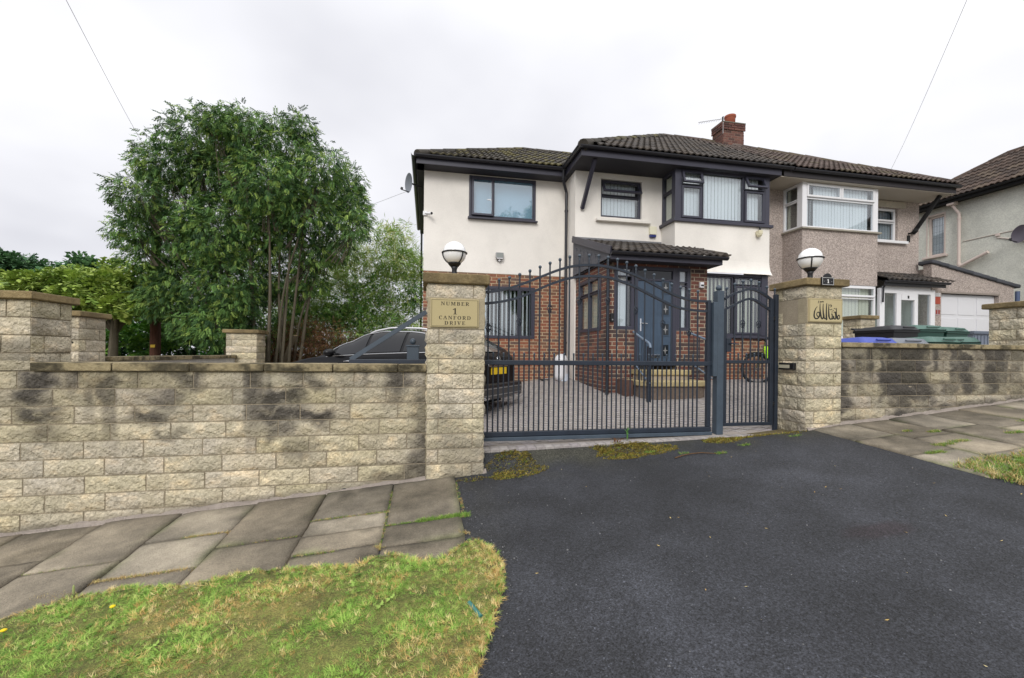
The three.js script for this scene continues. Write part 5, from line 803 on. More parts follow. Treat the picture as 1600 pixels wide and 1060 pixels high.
// ------------------------------------------------------------------ car
{
  const C = thing('parked_car', 'black estate car parked behind the left gate pillar', 'car'), L = 4.45;
  const paint = phy({ color: 0x08080b, roughness: 0.35, specularIntensity: 0.5, clearcoat: 0.2, clearcoatRoughness: 0.05 }), glassM = phy({ color: 0x0b0d10, roughness: 0.03, ior: 1.6 });
  const K = (pts, x) => { for (let i = 0; i + 1 < pts.length; i++) if (x <= pts[i + 1][0]) { const t = clamp((x - pts[i][0]) / (pts[i + 1][0] - pts[i][0])); return lerp(pts[i][1], pts[i + 1][1], t * t * (3 - 2 * t) * 0.5 + t * 0.5); } return pts[pts.length - 1][1]; };
  // x runs from the tail (0) to the nose (L); belt, roof line, sill and half width along it
  const belt = (x) => K([[0, 0.80], [0.06, 0.93], [0.5, 0.985], [2.6, 0.92], [3.1, 0.89], [4.0, 0.76], [4.3, 0.64], [L, 0.5]], x), roof = (x) => K([[0, 0.82], [0.1, 0.98], [0.28, 1.12], [0.62, 1.31], [1.2, 1.37], [1.75, 1.385], [2.1, 1.345], [2.5, 1.185], [2.95, 0.965], [3.1, 0.905], [4.0, 0.775], [4.3, 0.65], [L, 0.51]], x);
  const sill = (x) => K([[0, 0.34], [0.15, 0.27], [0.5, 0.22], [4.1, 0.2], [L, 0.3]], x), half = (x) => K([[0, 0.62], [0.08, 0.76], [0.3, 0.87], [0.9, 0.915], [3.5, 0.915], [4.0, 0.84], [4.3, 0.68], [L, 0.45]], x);
  const pt = (x, t) => {                                        // t: 0 sill, 0.5 belt, 1 middle of the roof
    const w = half(x), b = belt(x), s = sill(x), r = Math.max(roof(x), b + 0.004);
    if (t <= 0.5) { const q = t / 0.5, bul = Math.sin(Math.PI * Math.min(1, q * 1.05)) * 0.03; return [x, lerp(s, b, q), (w - 0.05 + bul + 0.03 * q - 0.02 * q * q)]; }
    const q = (t - 0.5) / 0.5, up = 1 - Math.pow(1 - Math.min(1, q / 0.62), 1.25), top = w - 0.04 - 0.22 * clamp((r - b) / 0.42);
    return q < 0.62 ? [x, lerp(b, r - 0.045 * clamp((r - b) / 0.3), up), lerp(w - 0.04, top, q / 0.62)] : [x, lerp(r - 0.045 * clamp((r - b) / 0.3), r, Math.sin((q - 0.62) / 0.38 * Math.PI / 2)), top * (1 - (q - 0.62) / 0.38)];
  };
  const surf = (x0, x1, t0, t1, nx, nt, side, off = 0, f = pt) => { const p = [], id = []; for (let j = 0; j <= nt; j++) for (let i = 0; i <= nx; i++) { const a = f(lerp(x0, x1, i / nx), lerp(t0, t1, j / nt)); p.push(a[0], a[1] + off * 0.4, (a[2] + off) * side); } for (let j = 0; j < nt; j++) for (let i = 0; i < nx; i++) { const a = j * (nx + 1) + i, b = a + 1, c = a + nx + 1; if (side > 0) id.push(a, b, c, b, c + 1, c); else id.push(a, c, b, b, c, c + 1); } return geom(p, id); };
  const shell = [surf(0, L, 0, 1, 70, 34, 1), surf(0, L, 0, 1, 70, 34, -1)];
  const cap = (x) => { const p = [], id = []; for (let j = 0; j <= 34; j++) { const a = pt(x, j / 34); p.push(a[0], a[1], a[2], a[0], a[1], -a[2]); } for (let j = 0; j < 34; j++) { const a = 2 * j; id.push(a, a + 1, a + 2, a + 1, a + 3, a + 2); } return geom(p, id); };
  add('body', join([...shell, cap(0), cap(L)]), paint, C);
  for (const s of [1, -1]) {
    for (const [a, b] of [[0.72, 1.22], [1.28, 1.98], [2.04, 2.66]]) { const f = (x, t) => pt(x, t); add('side_window', surf(a, b, 0.53, 0.5 + 0.29 * 1, 14, 8, s, 0.006, (x, t) => { const q = pt(x, t), m = pt(x, 0.53); return roof(x) - belt(x) < 0.1 ? m : q; }), glassM, C); }
    const up = [], lo = []; for (let i = 0; i <= 20; i++) { const x = lerp(0.62, 2.86, i / 20), q = pt(x, 0.8), b = pt(x, 0.515); up.push([q[0], q[1] + 0.004, s * (q[2] + 0.008)]); lo.push([b[0], b[1], s * (b[2] + 0.01)]); }
    add('window_trim', join([tube(up, 0.011, 40, 6), tube(lo, 0.009, 40, 6)]), M.chrome, C);
    const rl = []; for (let i = 0; i <= 12; i++) { const x = lerp(0.7, 2.35, i / 12), q = pt(x, 0.86); rl.push([q[0], q[1] + 0.045 * Math.sin(Math.PI * clamp(i / 12)) ** 0.3 + 0.005, s * (q[2] + 0.01)]); } add('roof_rail', tube(rl, 0.017, 40, 8), std({ color: 0xd8d8da, roughness: 0.35, metalness: 0.3 }), C);
    add('door_mirror', new THREE.SphereGeometry(0.1, 14, 10).scale(0.9, 0.7, 1.1).translate(2.68, 0.98, s * 0.98), paint, C);
    for (const x of [1.55, 2.3]) add('door_handle', tube([[x - 0.1, 0.84, s * 0.93], [x, 0.845, s * 0.945], [x + 0.1, 0.84, s * 0.93]], 0.012, 10, 6), M.chrome, C);
    add('tail_lamp', surf(0.02, 0.34, 0.34, 0.46, 10, 6, s, 0.006), phy({ color: 0x5a0a0c, roughness: 0.15, clearcoat: 1 }), C);
    add('reflector', surf(0.03, 0.2, 0.17, 0.23, 6, 2, s, 0.008), phy({ color: 0x7a1114, roughness: 0.2 }), C);
    add('head_lamp', surf(3.9, 4.28, 0.3, 0.44, 10, 6, s, 0.006), phy({ color: 0xb8bcc0, roughness: 0.1, clearcoat: 1 }), C);
    for (const x of [0.98, 3.55]) {
      const w = add('wheel', new THREE.TorusGeometry(0.245, 0.085, 14, 36).scale(1, 1, 1.25).translate(x, 0.33, s * 0.8), M.matt, C);
      const rm = [new THREE.CylinderGeometry(0.2, 0.2, 0.14, 28).rotateX(Math.PI / 2).translate(x, 0.33, s * 0.8)]; add('rim', rm, M.black, w); const sp = []; for (let k = 0; k < 10; k++) { const a = k * Math.PI / 5; sp.push(bar([x + 0.03 * Math.cos(a), 0.33 + 0.03 * Math.sin(a), s * 0.875], [x + 0.205 * Math.cos(a), 0.33 + 0.205 * Math.sin(a), s * 0.882], 0.03, 0.02)); } add('spokes', sp, M.galv, w);
    }
  }
  // tail: sloping rear window, plate recess, bumper strips, badge
  const tail = (y) => { let x = 0; for (let i = 0; i < 200; i++) { x = i * 0.004; if (roof(x) >= y) break; } return x - 0.004; };
  add('rear_window', (() => { const p = [], id = [], n = 8; for (let j = 0; j <= n; j++) { const y = lerp(1.01, 1.3, j / n), x = tail(y), w = lerp(0.6, 0.5, j / n); for (let i = 0; i <= 6; i++) { const k = i / 3 - 1; p.push(x + 0.05 * k * k - 0.016, y + 0.012 - 0.02 * k * k, k * w); } } for (let j = 0; j < n; j++) for (let i = 0; i < 6; i++) { const a = j * 7 + i; id.push(a, a + 7, a + 1, a + 1, a + 7, a + 8); } return geom(p, id); })(), phy({ color: 0x6d6a66, roughness: 0.08, ior: 1.9 }), C);
  add('tailgate_panel', rb(-0.02, 0.06, 0.5, 0.83, -0.58, 0.58, 0.02), paint, C);
  add('bumper', rb(-0.09, 0.25, 0.27, 0.53, -0.8, 0.8, 0.06), phy({ color: 0x16161a, roughness: 0.3, clearcoat: 0.6 }), C);
  add('bumper_strip', [rb(-0.098, -0.085, 0.335, 0.35, -0.7, 0.7, 0.004), rb(-0.098, -0.085, 0.44, 0.455, -0.72, 0.72, 0.004)], M.galv, C);
  add('licence_plate', rb(-0.036, -0.022, 0.66, 0.77, -0.26, 0.26, 0.004), std({ color: 0xe8c31c, roughness: 0.5 }), C);
  add('plate_lamp_bar', rb(-0.045, -0.02, 0.785, 0.82, -0.36, 0.36, 0.006), M.chrome, C);
  add('badge', [new THREE.TorusGeometry(0.05, 0.008, 8, 24).rotateY(Math.PI / 2).translate(-0.02, 0.9, 0), bar([-0.02, 0.9, 0], [-0.02, 0.945, 0], 0.012), bar([-0.02, 0.9, 0], [-0.02, 0.877, 0.04], 0.012), bar([-0.02, 0.9, 0], [-0.02, 0.877, -0.04], 0.012)], M.chrome, C);
  add('exhaust_trim', [rb(-0.1, 0.05, 0.28, 0.33, 0.42, 0.58, 0.02), rb(-0.1, 0.05, 0.28, 0.33, -0.58, -0.42, 0.02)], M.chrome, C);
  add('underbody', bx(0.3, 4.1, 0.16, 0.3, -0.72, 0.72), M.matt, C);
  C.position.set(1.12, dy(0.3, -6.9) - 0.01, -6.95); C.rotation.y = Math.PI - Math.atan2(0.6, 0.8);
}
// ------------------------------------------------------------------ bicycle
{
  const B = thing('bicycle', 'dark bicycle with hi vis jacket leaning under the bay window', 'bicycle'), tyre = M.matt, fr = phy({ color: 0x1a1b20, roughness: 0.35 });
  for (const x of [0, 1.04]) { const w = add('wheel', new THREE.TorusGeometry(0.315, 0.024, 10, 44).translate(x, 0.338, 0), tyre, B); add('rim', new THREE.TorusGeometry(0.288, 0.011, 8, 44).translate(x, 0.338, 0), M.black, w); const sp = []; for (let k = 0; k < 18; k++) { const a = k * Math.PI / 9; sp.push(rod([x, 0.338, k % 2 ? 0.02 : -0.02], [x + 0.285 * Math.cos(a), 0.338 + 0.285 * Math.sin(a), 0], 0.0016, 0.0016, 4)); } sp.push(rod([x, 0.338, -0.05], [x, 0.338, 0.05], 0.018)); add('spokes', sp, M.galv, w); }
  add('fork', [rod([0, 0.338, 0.05], [0.13, 0.72, 0.05], 0.016), rod([0, 0.338, -0.05], [0.13, 0.72, -0.05], 0.016), rod([0.13, 0.7, -0.06], [0.13, 0.7, 0.06], 0.02), rod([0.13, 0.7, 0], [0.2, 0.93, 0], 0.02)], std({ color: 0x5e5630, roughness: 0.5 }), B);
  add('frame', [rod([0.17, 0.84, 0], [0.62, 0.78, 0], 0.02), rod([0.15, 0.76, 0], [0.58, 0.3, 0], 0.024), rod([0.58, 0.3, 0], [0.66, 0.86, 0], 0.018), rod([0.58, 0.3, 0.04], [1.04, 0.338, 0.05], 0.012), rod([0.58, 0.3, -0.04], [1.04, 0.338, -0.05], 0.012), rod([0.63, 0.76, 0.03], [1.04, 0.338, 0.05], 0.01), rod([0.63, 0.76, -0.03], [1.04, 0.338, -0.05], 0.01)], fr, B);
  add('saddle', rb(0.54, 0.8, 0.93, 0.97, -0.06, 0.06, 0.02), tyre, B); add('seat_post', rod([0.66, 0.84, 0], [0.67, 0.94, 0], 0.014), M.galv, B);
  add('handlebar', [rod([0.19, 0.99, -0.31], [0.19, 0.99, 0.31], 0.014), rod([0.2, 0.93, 0], [0.17, 0.99, 0], 0.016), rod([0.19, 0.99, 0.2], [0.2, 0.99, 0.31], 0.02), rod([0.19, 0.99, -0.31], [0.2, 0.99, -0.2], 0.02), rod([0.15, 0.97, 0.08], [0.15, 0.97, 0.24], 0.008)], M.matt, B);
  add('mudguard', new THREE.TorusGeometry(0.36, 0.02, 6, 20, 1.6).rotateZ(0.7).translate(0, 0.338, 0), tyre, B);
  add('crank', [new THREE.CylinderGeometry(0.09, 0.09, 0.008, 20).rotateX(Math.PI / 2).translate(0.58, 0.3, 0.06), rod([0.58, 0.3, 0.07], [0.68, 0.17, 0.07], 0.01), rb(0.64, 0.74, 0.155, 0.18, 0.07, 0.16, 0.006)], M.black, B);
  const h = thing('hi_vis_jacket', 'yellow green hi vis jacket draped over the bicycle handlebar', 'jacket'), p = [], id = [];
  for (let j = 0; j <= 10; j++) for (let i = 0; i <= 8; i++) { const t = j / 10, s = i / 8 - 0.5; p.push(s * (0.2 + 0.06 * t), 0.3 * (0.5 - Math.abs(t - 0.4)) - t * 0.12, 0.05 * Math.sin(t * 3) + 0.022 * Math.sin(i * 1.9 + j * 0.8) + (t - 0.4) * 0.16); }
  for (let j = 0; j < 10; j++) for (let i = 0; i < 8; i++) { const a = j * 9 + i; id.push(a, a + 9, a + 1, a + 1, a + 9, a + 10); }
  add('cloth', geom(p, id), std({ color: 0xa9df1c, roughness: 0.8, side: THREE.DoubleSide }), h); add('reflective_band', bx(-0.1, 0.1, -0.02, 0.02, 0.085, 0.09), std({ color: 0xc9ccc8, roughness: 0.3 }), h);
  B.position.set(7.1, 0.93, -8.32); B.rotation.y = -0.28; B.rotation.x = -0.06; h.position.set(7.17, 1.66, -8.08); h.rotation.y = -0.3;
}
// ------------------------------------------------------------------ wheelie bins behind the right wall
{
  const bin = (lab, body, lid) => {
    const b = thing('wheelie_bin', lab, 'wheelie bin', 'wheelie bins behind the right wall'), bm = phy({ color: body, roughness: 0.5 }), lm = phy({ color: lid, roughness: 0.45 });
    const p = [], id = [], W = 0.29, D = 0.34; for (const [y, s] of [[0.06, 0.78], [0.9, 0.97], [0.905, 1.03], [0.95, 1.03]]) p.push(-W * s, y, D * s, W * s, y, D * s, W * s, y, -D * s, -W * s, y, -D * s); for (let r = 0; r < 3; r++) for (let k = 0; k < 4; k++) { const a = r * 4 + k, c = r * 4 + (k + 1) % 4; id.push(a, c, a + 4, c, c + 4, a + 4); } id.push(0, 3, 1, 1, 3, 2); add('bin_body', toCreasedNormals(geom(p, id), 0.4), bm, b);
    const l = [], li = [], n = 10; for (let j = 0; j <= n; j++) for (let i = 0; i <= n; i++) { const u = i / n * 2 - 1, v = j / n * 2 - 1, e = Math.max(Math.abs(u), Math.abs(v)); l.push(u * 0.31, 0.965 + 0.075 * (1 - Math.pow(e, 5)) * (0.75 + 0.25 * v) - (e > 0.99 ? 0.02 : 0), v * 0.37); } for (let j = 0; j < n; j++) for (let i = 0; i < n; i++) { const a = j * (n + 1) + i; li.push(a, a + n + 1, a + 1, a + 1, a + n + 1, a + n + 2); } add('bin_lid', geom(l, li), lm, b);
    add('handle', [rod([-0.24, 0.99, -0.42], [0.24, 0.99, -0.42], 0.016), rod([-0.2, 0.96, -0.36], [-0.2, 0.99, -0.42], 0.016), rod([0.2, 0.96, -0.36], [0.2, 0.99, -0.42], 0.016)], bm, b);
    for (const s of [-1, 1]) add('wheel', new THREE.CylinderGeometry(0.1, 0.1, 0.05, 18).rotateZ(Math.PI / 2).translate(s * 0.25, 0.1, -0.3), M.matt, b);
    add('lid_grip', [rod([-0.12, 0.985, 0.37], [0.12, 0.985, 0.37], 0.014)], lm, b); return b;
  };
  const put = (b, x, y, z, r) => { b.position.set(x, y, z); b.rotation.y = r; };
  const a = bin('blue lidded wheelie bin nearest the right gate pillar', 0x32393f, 0x3d4fa6); put(a, 5.99, 0.80, -5.15, 0.05);
  const g = bin('grey lidded wheelie bin between the blue and green lids', 0x3c4046, 0x6f747c); put(g, 6.6, 0.8, -5.2, -0.06);
  const n = bin('green wheelie bin in the front row beside the grey lid', 0x24493f, 0x47695f); put(n, 7.2, 0.83, -5.22, 0.1);
  const n2 = copyOf(n, 'wheelie_bin', 'green wheelie bin turned sideways at the right end of the row'); put(n2, 7.84, 0.84, -5.3, -0.8);
  const k = bin('black wheelie bin at the left of the back row', 0x1b1c1f, 0x26272b); put(k, 8.02, 1.08, -6.35, 0.06);
  const n3 = copyOf(n, 'wheelie_bin', 'green wheelie bin beside the black bin in the back row'); put(n3, 8.62, 1.1, -6.38, -0.05);
  const n4 = copyOf(n, 'wheelie_bin', 'green wheelie bin at the right of the back row'); put(n4, 9.2, 1.08, -6.4, 0.1);
  const q = thing('ribbed_planter', 'small grey ribbed planter in front of the white garage door', 'planter'); add('tub', [bx(10.98, 11.5, 1.2, 2.05, -7.3, -6.95)], phy({ color: 0x7a8290, roughness: 0.6 }), q); for (let i = 0; i < 6; i++) add('rib', rb(11.0 + i * 0.088, 11.03 + i * 0.088, 1.25, 2.02, -6.951, -6.935, 0.004), phy({ color: 0x6c7482, roughness: 0.6 }), q); add('rim', rb(10.93, 11.55, 2.05, 2.11, -7.35, -6.9, 0.01), phy({ color: 0x636b78, roughness: 0.6 }), q); base(q, 11.24, 1.2, -7.1);
}
// ------------------------------------------------------------------ foliage
function leafSpray(pairs, len, lw, ll, droop) {                 // a leaf with paired leaflets along a stalk
  const p = [], id = []; const leaflet = (bx0, by0, bz0, dx, dz, dyv) => { const s = p.length / 3, nx = -dz, nz = dx; p.push(bx0, by0, bz0, bx0 + dx * 0.45 * ll + nx * lw / 2, by0 + dyv * 0.4 + 0.006, bz0 + dz * 0.45 * ll + nz * lw / 2, bx0 + dx * 0.45 * ll - nx * lw / 2, by0 + dyv * 0.4 + 0.006, bz0 + dz * 0.45 * ll - nz * lw / 2, bx0 + dx * ll, by0 + dyv, bz0 + dz * ll); id.push(s, s + 1, s + 2, s + 1, s + 3, s + 2); };
  for (let i = 0; i < pairs; i++) { const t = 0.25 + 0.75 * i / pairs, z = t * len, y = -droop * t * t; for (const s of [-1, 1]) leaflet(0, y, z, s * 0.82, 0.57, -0.02 - droop * 0.2); } leaflet(0, -droop, len * 0.98, 0, 1, -0.02);
  return geom(p, id);
}
function leafTuft(n, len, w, seed) { const R = rng(seed), p = [], id = []; for (let i = 0; i < n; i++) { const a = R() * 6.28, e = (R() - 0.35) * 1.3, L = len * (0.7 + 0.6 * R()), d = [Math.cos(a) * Math.cos(e), Math.sin(e), Math.sin(a) * Math.cos(e)], q = [-Math.sin(a), 0, Math.cos(a)], s = p.length / 3, o = [(R() - 0.5) * len, (R() - 0.5) * len * 0.6, (R() - 0.5) * len]; const P = (t, k, dr) => p.push(o[0] + d[0] * L * t + q[0] * k, o[1] + d[1] * L * t - dr, o[2] + d[2] * L * t + q[2] * k); P(0, 0, 0); P(0.5, w / 2, 0.004); P(0.5, -w / 2, 0.004); P(1, 0, L * 0.18); id.push(s, s + 1, s + 2, s + 1, s + 3, s + 2); } return geom(p, id); }
const LEAF = { ash: leafSpray(4, 0.15, 0.024, 0.06, 0.06), broad: leafTuft(7, 0.12, 0.075, 3), thin: leafTuft(10, 0.16, 0.018, 5), small: leafTuft(9, 0.09, 0.045, 7), dry: leafTuft(8, 0.2, 0.012, 9), ivy: leafTuft(9, 0.3, 0.19, 13) };
const leafMat = (r) => phy({ color: 0xffffff, roughness: r ?? 0.75, transmission: 0.22, thickness: 0, specularIntensity: 0.5, side: THREE.DoubleSide });
M.leaf = leafMat();
function crown(parent, name, clumps, geo, perM2, cols, seed, o = {}) {
  const R = rng(seed), pts = []; const gauss = () => (R() + R() + R() - 1.5) / 1.5;
  for (const [x, y, z, r] of clumps) { const n = Math.round(perM2 * r * r); const shade = R(); for (let i = 0; i < n; i++) {
    let a = gauss(), b = gauss(), c = gauss(), d = Math.hypot(a, b, c) || 1; const k = (0.25 + 0.85 * Math.pow(R(), 0.55)) * r * (o.shrink || 1) * (0.85 + 0.5 * fbm(a / d * 1.6 + x * 3, b / d * 1.6 + y * 3, 2, 5)); a /= d; b /= d; c /= d;
    pts.push([x + a * k, y + b * k * (o.flat || 0.92), z + c * k, a, b, c, shade]); } }
  const m = new THREE.InstancedMesh(geo, o.mat || M.leaf, pts.length), d = new THREE.Object3D(), col = new THREE.Color();
  pts.forEach(([x, y, z, a, b, c, sh], i) => {
    d.position.set(x, y, z); d.rotation.set(0, 0, 0); const lo = o.loose || 0.9; d.lookAt(x + a + (R() - 0.5) * lo, y + b * 0.5 + (R() - 0.7) * lo, z + c + (R() - 0.5) * lo); d.rotateZ((R() - 0.5) * 1.6); d.scale.setScalar((0.7 + 0.6 * R()) * (o.size || 1)); d.updateMatrix(); m.setMatrixAt(i, d.matrix);
    const q = cols[Math.floor(R() * cols.length)]; col.set(q); const k = 0.8 + 0.35 * R() + (sh - 0.5) * 0.3; m.setColorAt(i, col.multiplyScalar(k));
  });
  m.name = name; m.userData.kind = 'stuff'; m.castShadow = m.receiveShadow = true; parent.add(m); return m;
}
function limbGeo(pts, r0, r1, rad = 7) {
  const c = new THREE.CatmullRomCurve3(pts.map((p) => V(...p))), n = 14, g = new THREE.TubeGeometry(c, n, 1, rad, false), p = g.attributes.position, P = c.getSpacedPoints(n);
  for (let j = 0; j <= n; j++) { const r = lerp(r0, r1, j / n); for (let i = 0; i <= rad; i++) { const k = j * (rad + 1) + i; p.setXYZ(k, P[j].x + (p.getX(k) - P[j].x) * r, P[j].y + (p.getY(k) - P[j].y) * r, P[j].z + (p.getZ(k) - P[j].z) * r); } } g.computeVertexNormals(); return metreUV(g);
}
const bark = (c) => std({ color: c, map: rep(tileTex, 1.5, 0.6), bumpMap: rep(fineBump, 2), bumpScale: 0.01, roughness: 1 });
M.bark = bark(0x857c68); M.barkDark = bark(0x4b4237);
{
  const T = thing('ash_tree', 'large leafy many stemmed tree left of the house', 'tree'), R = rng(77);
  const cl = [[-4.37, 7.12, -11.48, 0.77], [-5.75, 7.13, -12.09, 0.79], [-3.45, 7.04, -11.74, 0.72], [-6.5, 6.48, -12.21, 0.79], [-5.24, 6.38, -12.25, 0.97], [-3.68, 5.74, -11.13, 0.9], [-2.39, 6.27, -11.03, 0.61], [-2.24, 5.97, -12.67, 0.71], [-2.93, 5.33, -11.52, 0.87], [-6.68, 5.32, -11.47, 0.59], [-6.61, 5.56, -12.99, 1.01], [-7.01, 4.63, -11.94, 0.58], [-6.87, 4.28, -12.67, 0.82], [-5.24, 4.67, -11.95, 1.1],
    [-4.05, 4.68, -12.28, 0.99], [-1.69, 4.88, -11.3, 0.47], [-2.48, 4.61, -12.27, 0.68], [-6.17, 3.51, -12.74, 0.91], [-4.84, 3.45, -12.05, 0.96], [-6.62, 2.96, -12.48, 0.65], [-5.68, 2.33, -12.34, 0.73], [-4.6, 2.4, -11.9, 0.55], [-4.4, 3.39, -12.52, 0.6], [-6.97, 6.34, -12.18, 0.34], [-3.12, 7.41, -11.6, 0.44], [-4.87, 7.13, -11.06, 0.41], [-2.09, 6.53, -12.73, 0.5], [-2.88, 4.26, -11.95, 0.49], [-5.2, 6.6, -13.3, 0.9], [-3.6, 6.3, -13.2, 0.9], [-4.4, 5.4, -13.3, 1.0], [-5.9, 4.6, -13.4, 0.9], [-4.9, 7.55, -12.2, 0.5], [-1.75, 5.5, -11.9, 0.45], [-3.7, 3.5, -12.6, 0.6], [-3.1, 3.7, -12.5, 0.55], [-5.1, 2.3, -11.8, 0.65], [-4.6, 2.9, -11.7, 0.6]];
  const stems = [[-4.9, 0.5, -12.2], [-4.55, 0.5, -12.4], [-4.2, 0.5, -12.1], [-3.95, 0.5, -12.0], [-3.7, 0.5, -12.3], [-3.5, 0.5, -12.05], [-4.35, 0.5, -11.95], [-3.8, 0.5, -11.9], [-4.7, 0.5, -12.0], [-3.3, 0.5, -12.2], [-3.6, 0.5, -11.8], [-4.05, 0.5, -12.35], [-3.45, 0.5, -12.4]];
  const goals = [1, 4, 0, 5, 2, 8, 13, 6, 9, 7, 24, 26, 16];
  stems.forEach((s, i) => { const g = cl[goals[i]], mid = [lerp(s[0], g[0], 0.3) + (R() - 0.5) * 0.2, lerp(s[1], g[1], 0.5), lerp(s[2], g[2], 0.4)]; add('stem', limbGeo([s, [lerp(s[0], mid[0], 0.4), 1.7, lerp(s[2], mid[2], 0.4)], mid, [g[0], g[1], g[2]]], 0.036 + R() * 0.036, 0.01), M.bark, T); });
  const tw = []; cl.forEach((c, i) => { for (let k = 0; k < 7; k++) { const f = stems[i % 13], st = [lerp(f[0], c[0], 0.8) + (R() - 0.5) * 0.5, lerp(f[1], c[1], 0.78), lerp(f[2], c[2], 0.8) + (R() - 0.5) * 0.4], e = [c[0] + (R() - 0.5) * c[3] * 1.6, c[1] + (R() - 0.3) * c[3] * 1.4, c[2] + (R() - 0.5) * c[3] * 1.6]; tw.push(limbGeo([st, [lerp(st[0], c[0], 0.6), lerp(st[1], c[1], 0.5), lerp(st[2], c[2], 0.6)], e], 0.014, 0.003, 5)); } });
  add('branches', tw, M.bark, T);
  crown(T, 'crown', cl, LEAF.ash, 1500, ['#4c7038', '#587c3f', '#3f6034', '#668c48', '#345230', '#7a9c50', '#94ad55'], 5, { size: 1.0, loose: 1.9, shrink: 0.83 });
  base(T, -4.1, 0.45, -12.1); T.scale.setScalar(0.955);
  const far = copyOf(T, 'ash_tree', 'tree across the road mirrored in the upstairs left window'); far.position.set(8.6, 0.9, 15); far.rotation.y = 2; far.scale.setScalar(1.75);
}
{
  const cols = ['#9db653', '#aac05c', '#8da84a', '#b6ca68', '#7d9a44'];
  const T = thing('lime_green_tree', 'bright yellow green spreading tree at the left edge', 'tree'), cl = [[-9.34, 3.2, -12.69, 0.47], [-8.93, 3.28, -13.05, 0.57], [-8.09, 3.12, -12.84, 0.73], [-7.55, 3.01, -13.12, 0.7], [-7.27, 3.53, -13.15, 0.51], [-7.59, 2.6, -12.48, 0.5], [-10.29, 3.28, -13.4, 0.4], [-8.4, 2.76, -12.68, 0.56], [-8.28, 3.83, -13.59, 0.31], [-9.7, 3.0, -13, 0.6], [-7.0, 3.2, -13.4, 0.6]];
  add('trunk', limbGeo([[-8.1, 0.3, -13.2], [-8.0, 1.6, -13.1], [-7.9, 2.6, -13.0]], 0.14, 0.07), M.bark, T);
  for (const c of cl) add('branch', limbGeo([[-7.95, 2.0, -13.1], [lerp(-7.95, c[0], 0.5), lerp(2.2, c[1], 0.6), lerp(-13.1, c[2], 0.5)], [c[0], c[1], c[2]]], 0.05, 0.01, 6), M.bark, T);
  crown(T, 'crown', cl, LEAF.broad, 520, cols, 9, { flat: 0.6 }); base(T, -8.1, 0.3, -13.2);
  const mk = (name, lab, cat, cl2, geo, n, colors, seed, trunk, o, grp) => { const g = thing(name, lab, cat, grp); if (trunk) add('trunk', limbGeo([trunk, [trunk[0], trunk[1] + 1, trunk[2]], [cl2[0][0], cl2[0][1], cl2[0][2]]], 0.16, 0.05), M.barkDark, g); crown(g, cat === 'hedge' ? 'foliage' : 'crown', cl2, geo, n, colors, seed, o); const b = trunk || [cl2[0][0], 0.4, cl2[0][2]]; base(g, b[0], b[1], b[2]); };
  const DK = ['#4a7048', '#567d50', '#3d6340', '#638a58', '#486c45'];
  mk('dark_tree', 'rounded dark green tree far behind at the left edge', 'tree', [[-26.04, 6.3, -33.48, 1.3], [-25.0, 5.8, -34.09, 1.4], [-26.92, 6.2, -33.74, 1.5], [-25.6, 4.2, -33.8, 1.7], [-23.9, 5.0, -33.5, 1.2], [-27.5, 4.5, -34, 1.8]], LEAF.ivy, 260, DK, 21, [-26, 0.3, -33.8]);
  mk('dark_tree', 'bushy dark tree far behind above the yellow green tree', 'tree', [[-19.38, 6.1, -29.48, 0.8], [-20.58, 5.4, -30.09, 1.0], [-21.13, 5.5, -29.74, 0.7], [-18.9, 6.0, -30.21, 0.55], [-19.4, 5.2, -30.25, 0.9], [-19.8, 4.2, -30, 1.3], [-18, 4.6, -30, 1.1]], LEAF.ivy, 260, DK, 22, [-19.8, 0.3, -30]);
  mk('bamboo_thicket', 'pale green willowy thicket between the big tree and the house', 'thicket', [[-1.4, 4.69, -14.69, 0.94], [-2.24, 3.88, -15.05, 0.95], [-2.98, 3.2, -14.84, 0.93], [-1.01, 3.73, -15.12, 0.86], [-0.59, 2.66, -15.15, 0.76], [-1.75, 2.58, -14.48, 0.92], [-2.53, 4.57, -14.42, 0.7], [-3.5, 4.1, -15.4, 0.85], [-1.0, 5.34, -14.71, 0.52], [-3.89, 2.55, -14.68, 0.8], [-0.4, 4.49, -15.59, 0.67], [-3.2, 2.2, -15, 1.0], [-1.4, 2.0, -15.2, 0.9], [-4.6, 3.0, -15.4, 1.0], [-0.9, 4.7, -15.7, 0.7]], LEAF.thin, 400, ['#aac96c', '#bcd27c', '#97bb5e', '#c9d884', '#84a952', '#d2d287'], 23, null, { size: 1.15 });
  mk('lower_thicket', 'darker green scrub behind the black car', 'thicket', [[-1.2, 1.9, -14.0, 0.8], [-2.4, 2.3, -14.1, 0.9], [-3.4, 2.6, -14.2, 0.9], [-0.7, 1.6, -13.9, 0.6], [-2.0, 3.2, -14.4, 0.8], [-4.4, 2.2, -14.3, 0.9], [-0.5, 3.4, -14.6, 0.6]], LEAF.small, 480, ['#7ca558', '#6b964e', '#90b765', '#587f48', '#a2c06c'], 24, null, {});
  mk('garden_hedge', 'dark green hedge behind the low side wall', 'hedge', [[-9.39, 1.75, -15.74, 0.8], [-8.67, 1.7, -16.04, 0.8], [-7.67, 1.7, -15.87, 0.9], [-6.84, 1.8, -16.1, 0.9], [-6.07, 1.6, -16.13, 0.8], [-10.2, 1.5, -15.57, 0.8], [-8.04, 2.4, -15.8, 0.7], [-5.3, 1.6, -16, 0.9], [-11, 1.6, -15.7, 0.9], [-12, 1.8, -16, 1.0], [-7, 2.7, -16.2, 0.8], [-9.3, 2.5, -16.3, 0.7], [-4.6, 1.7, -16.1, 0.9]], LEAF.broad, 480, ['#24462a', '#2c5230', '#1b3822', '#38602f', '#44702f'], 25, null, {});
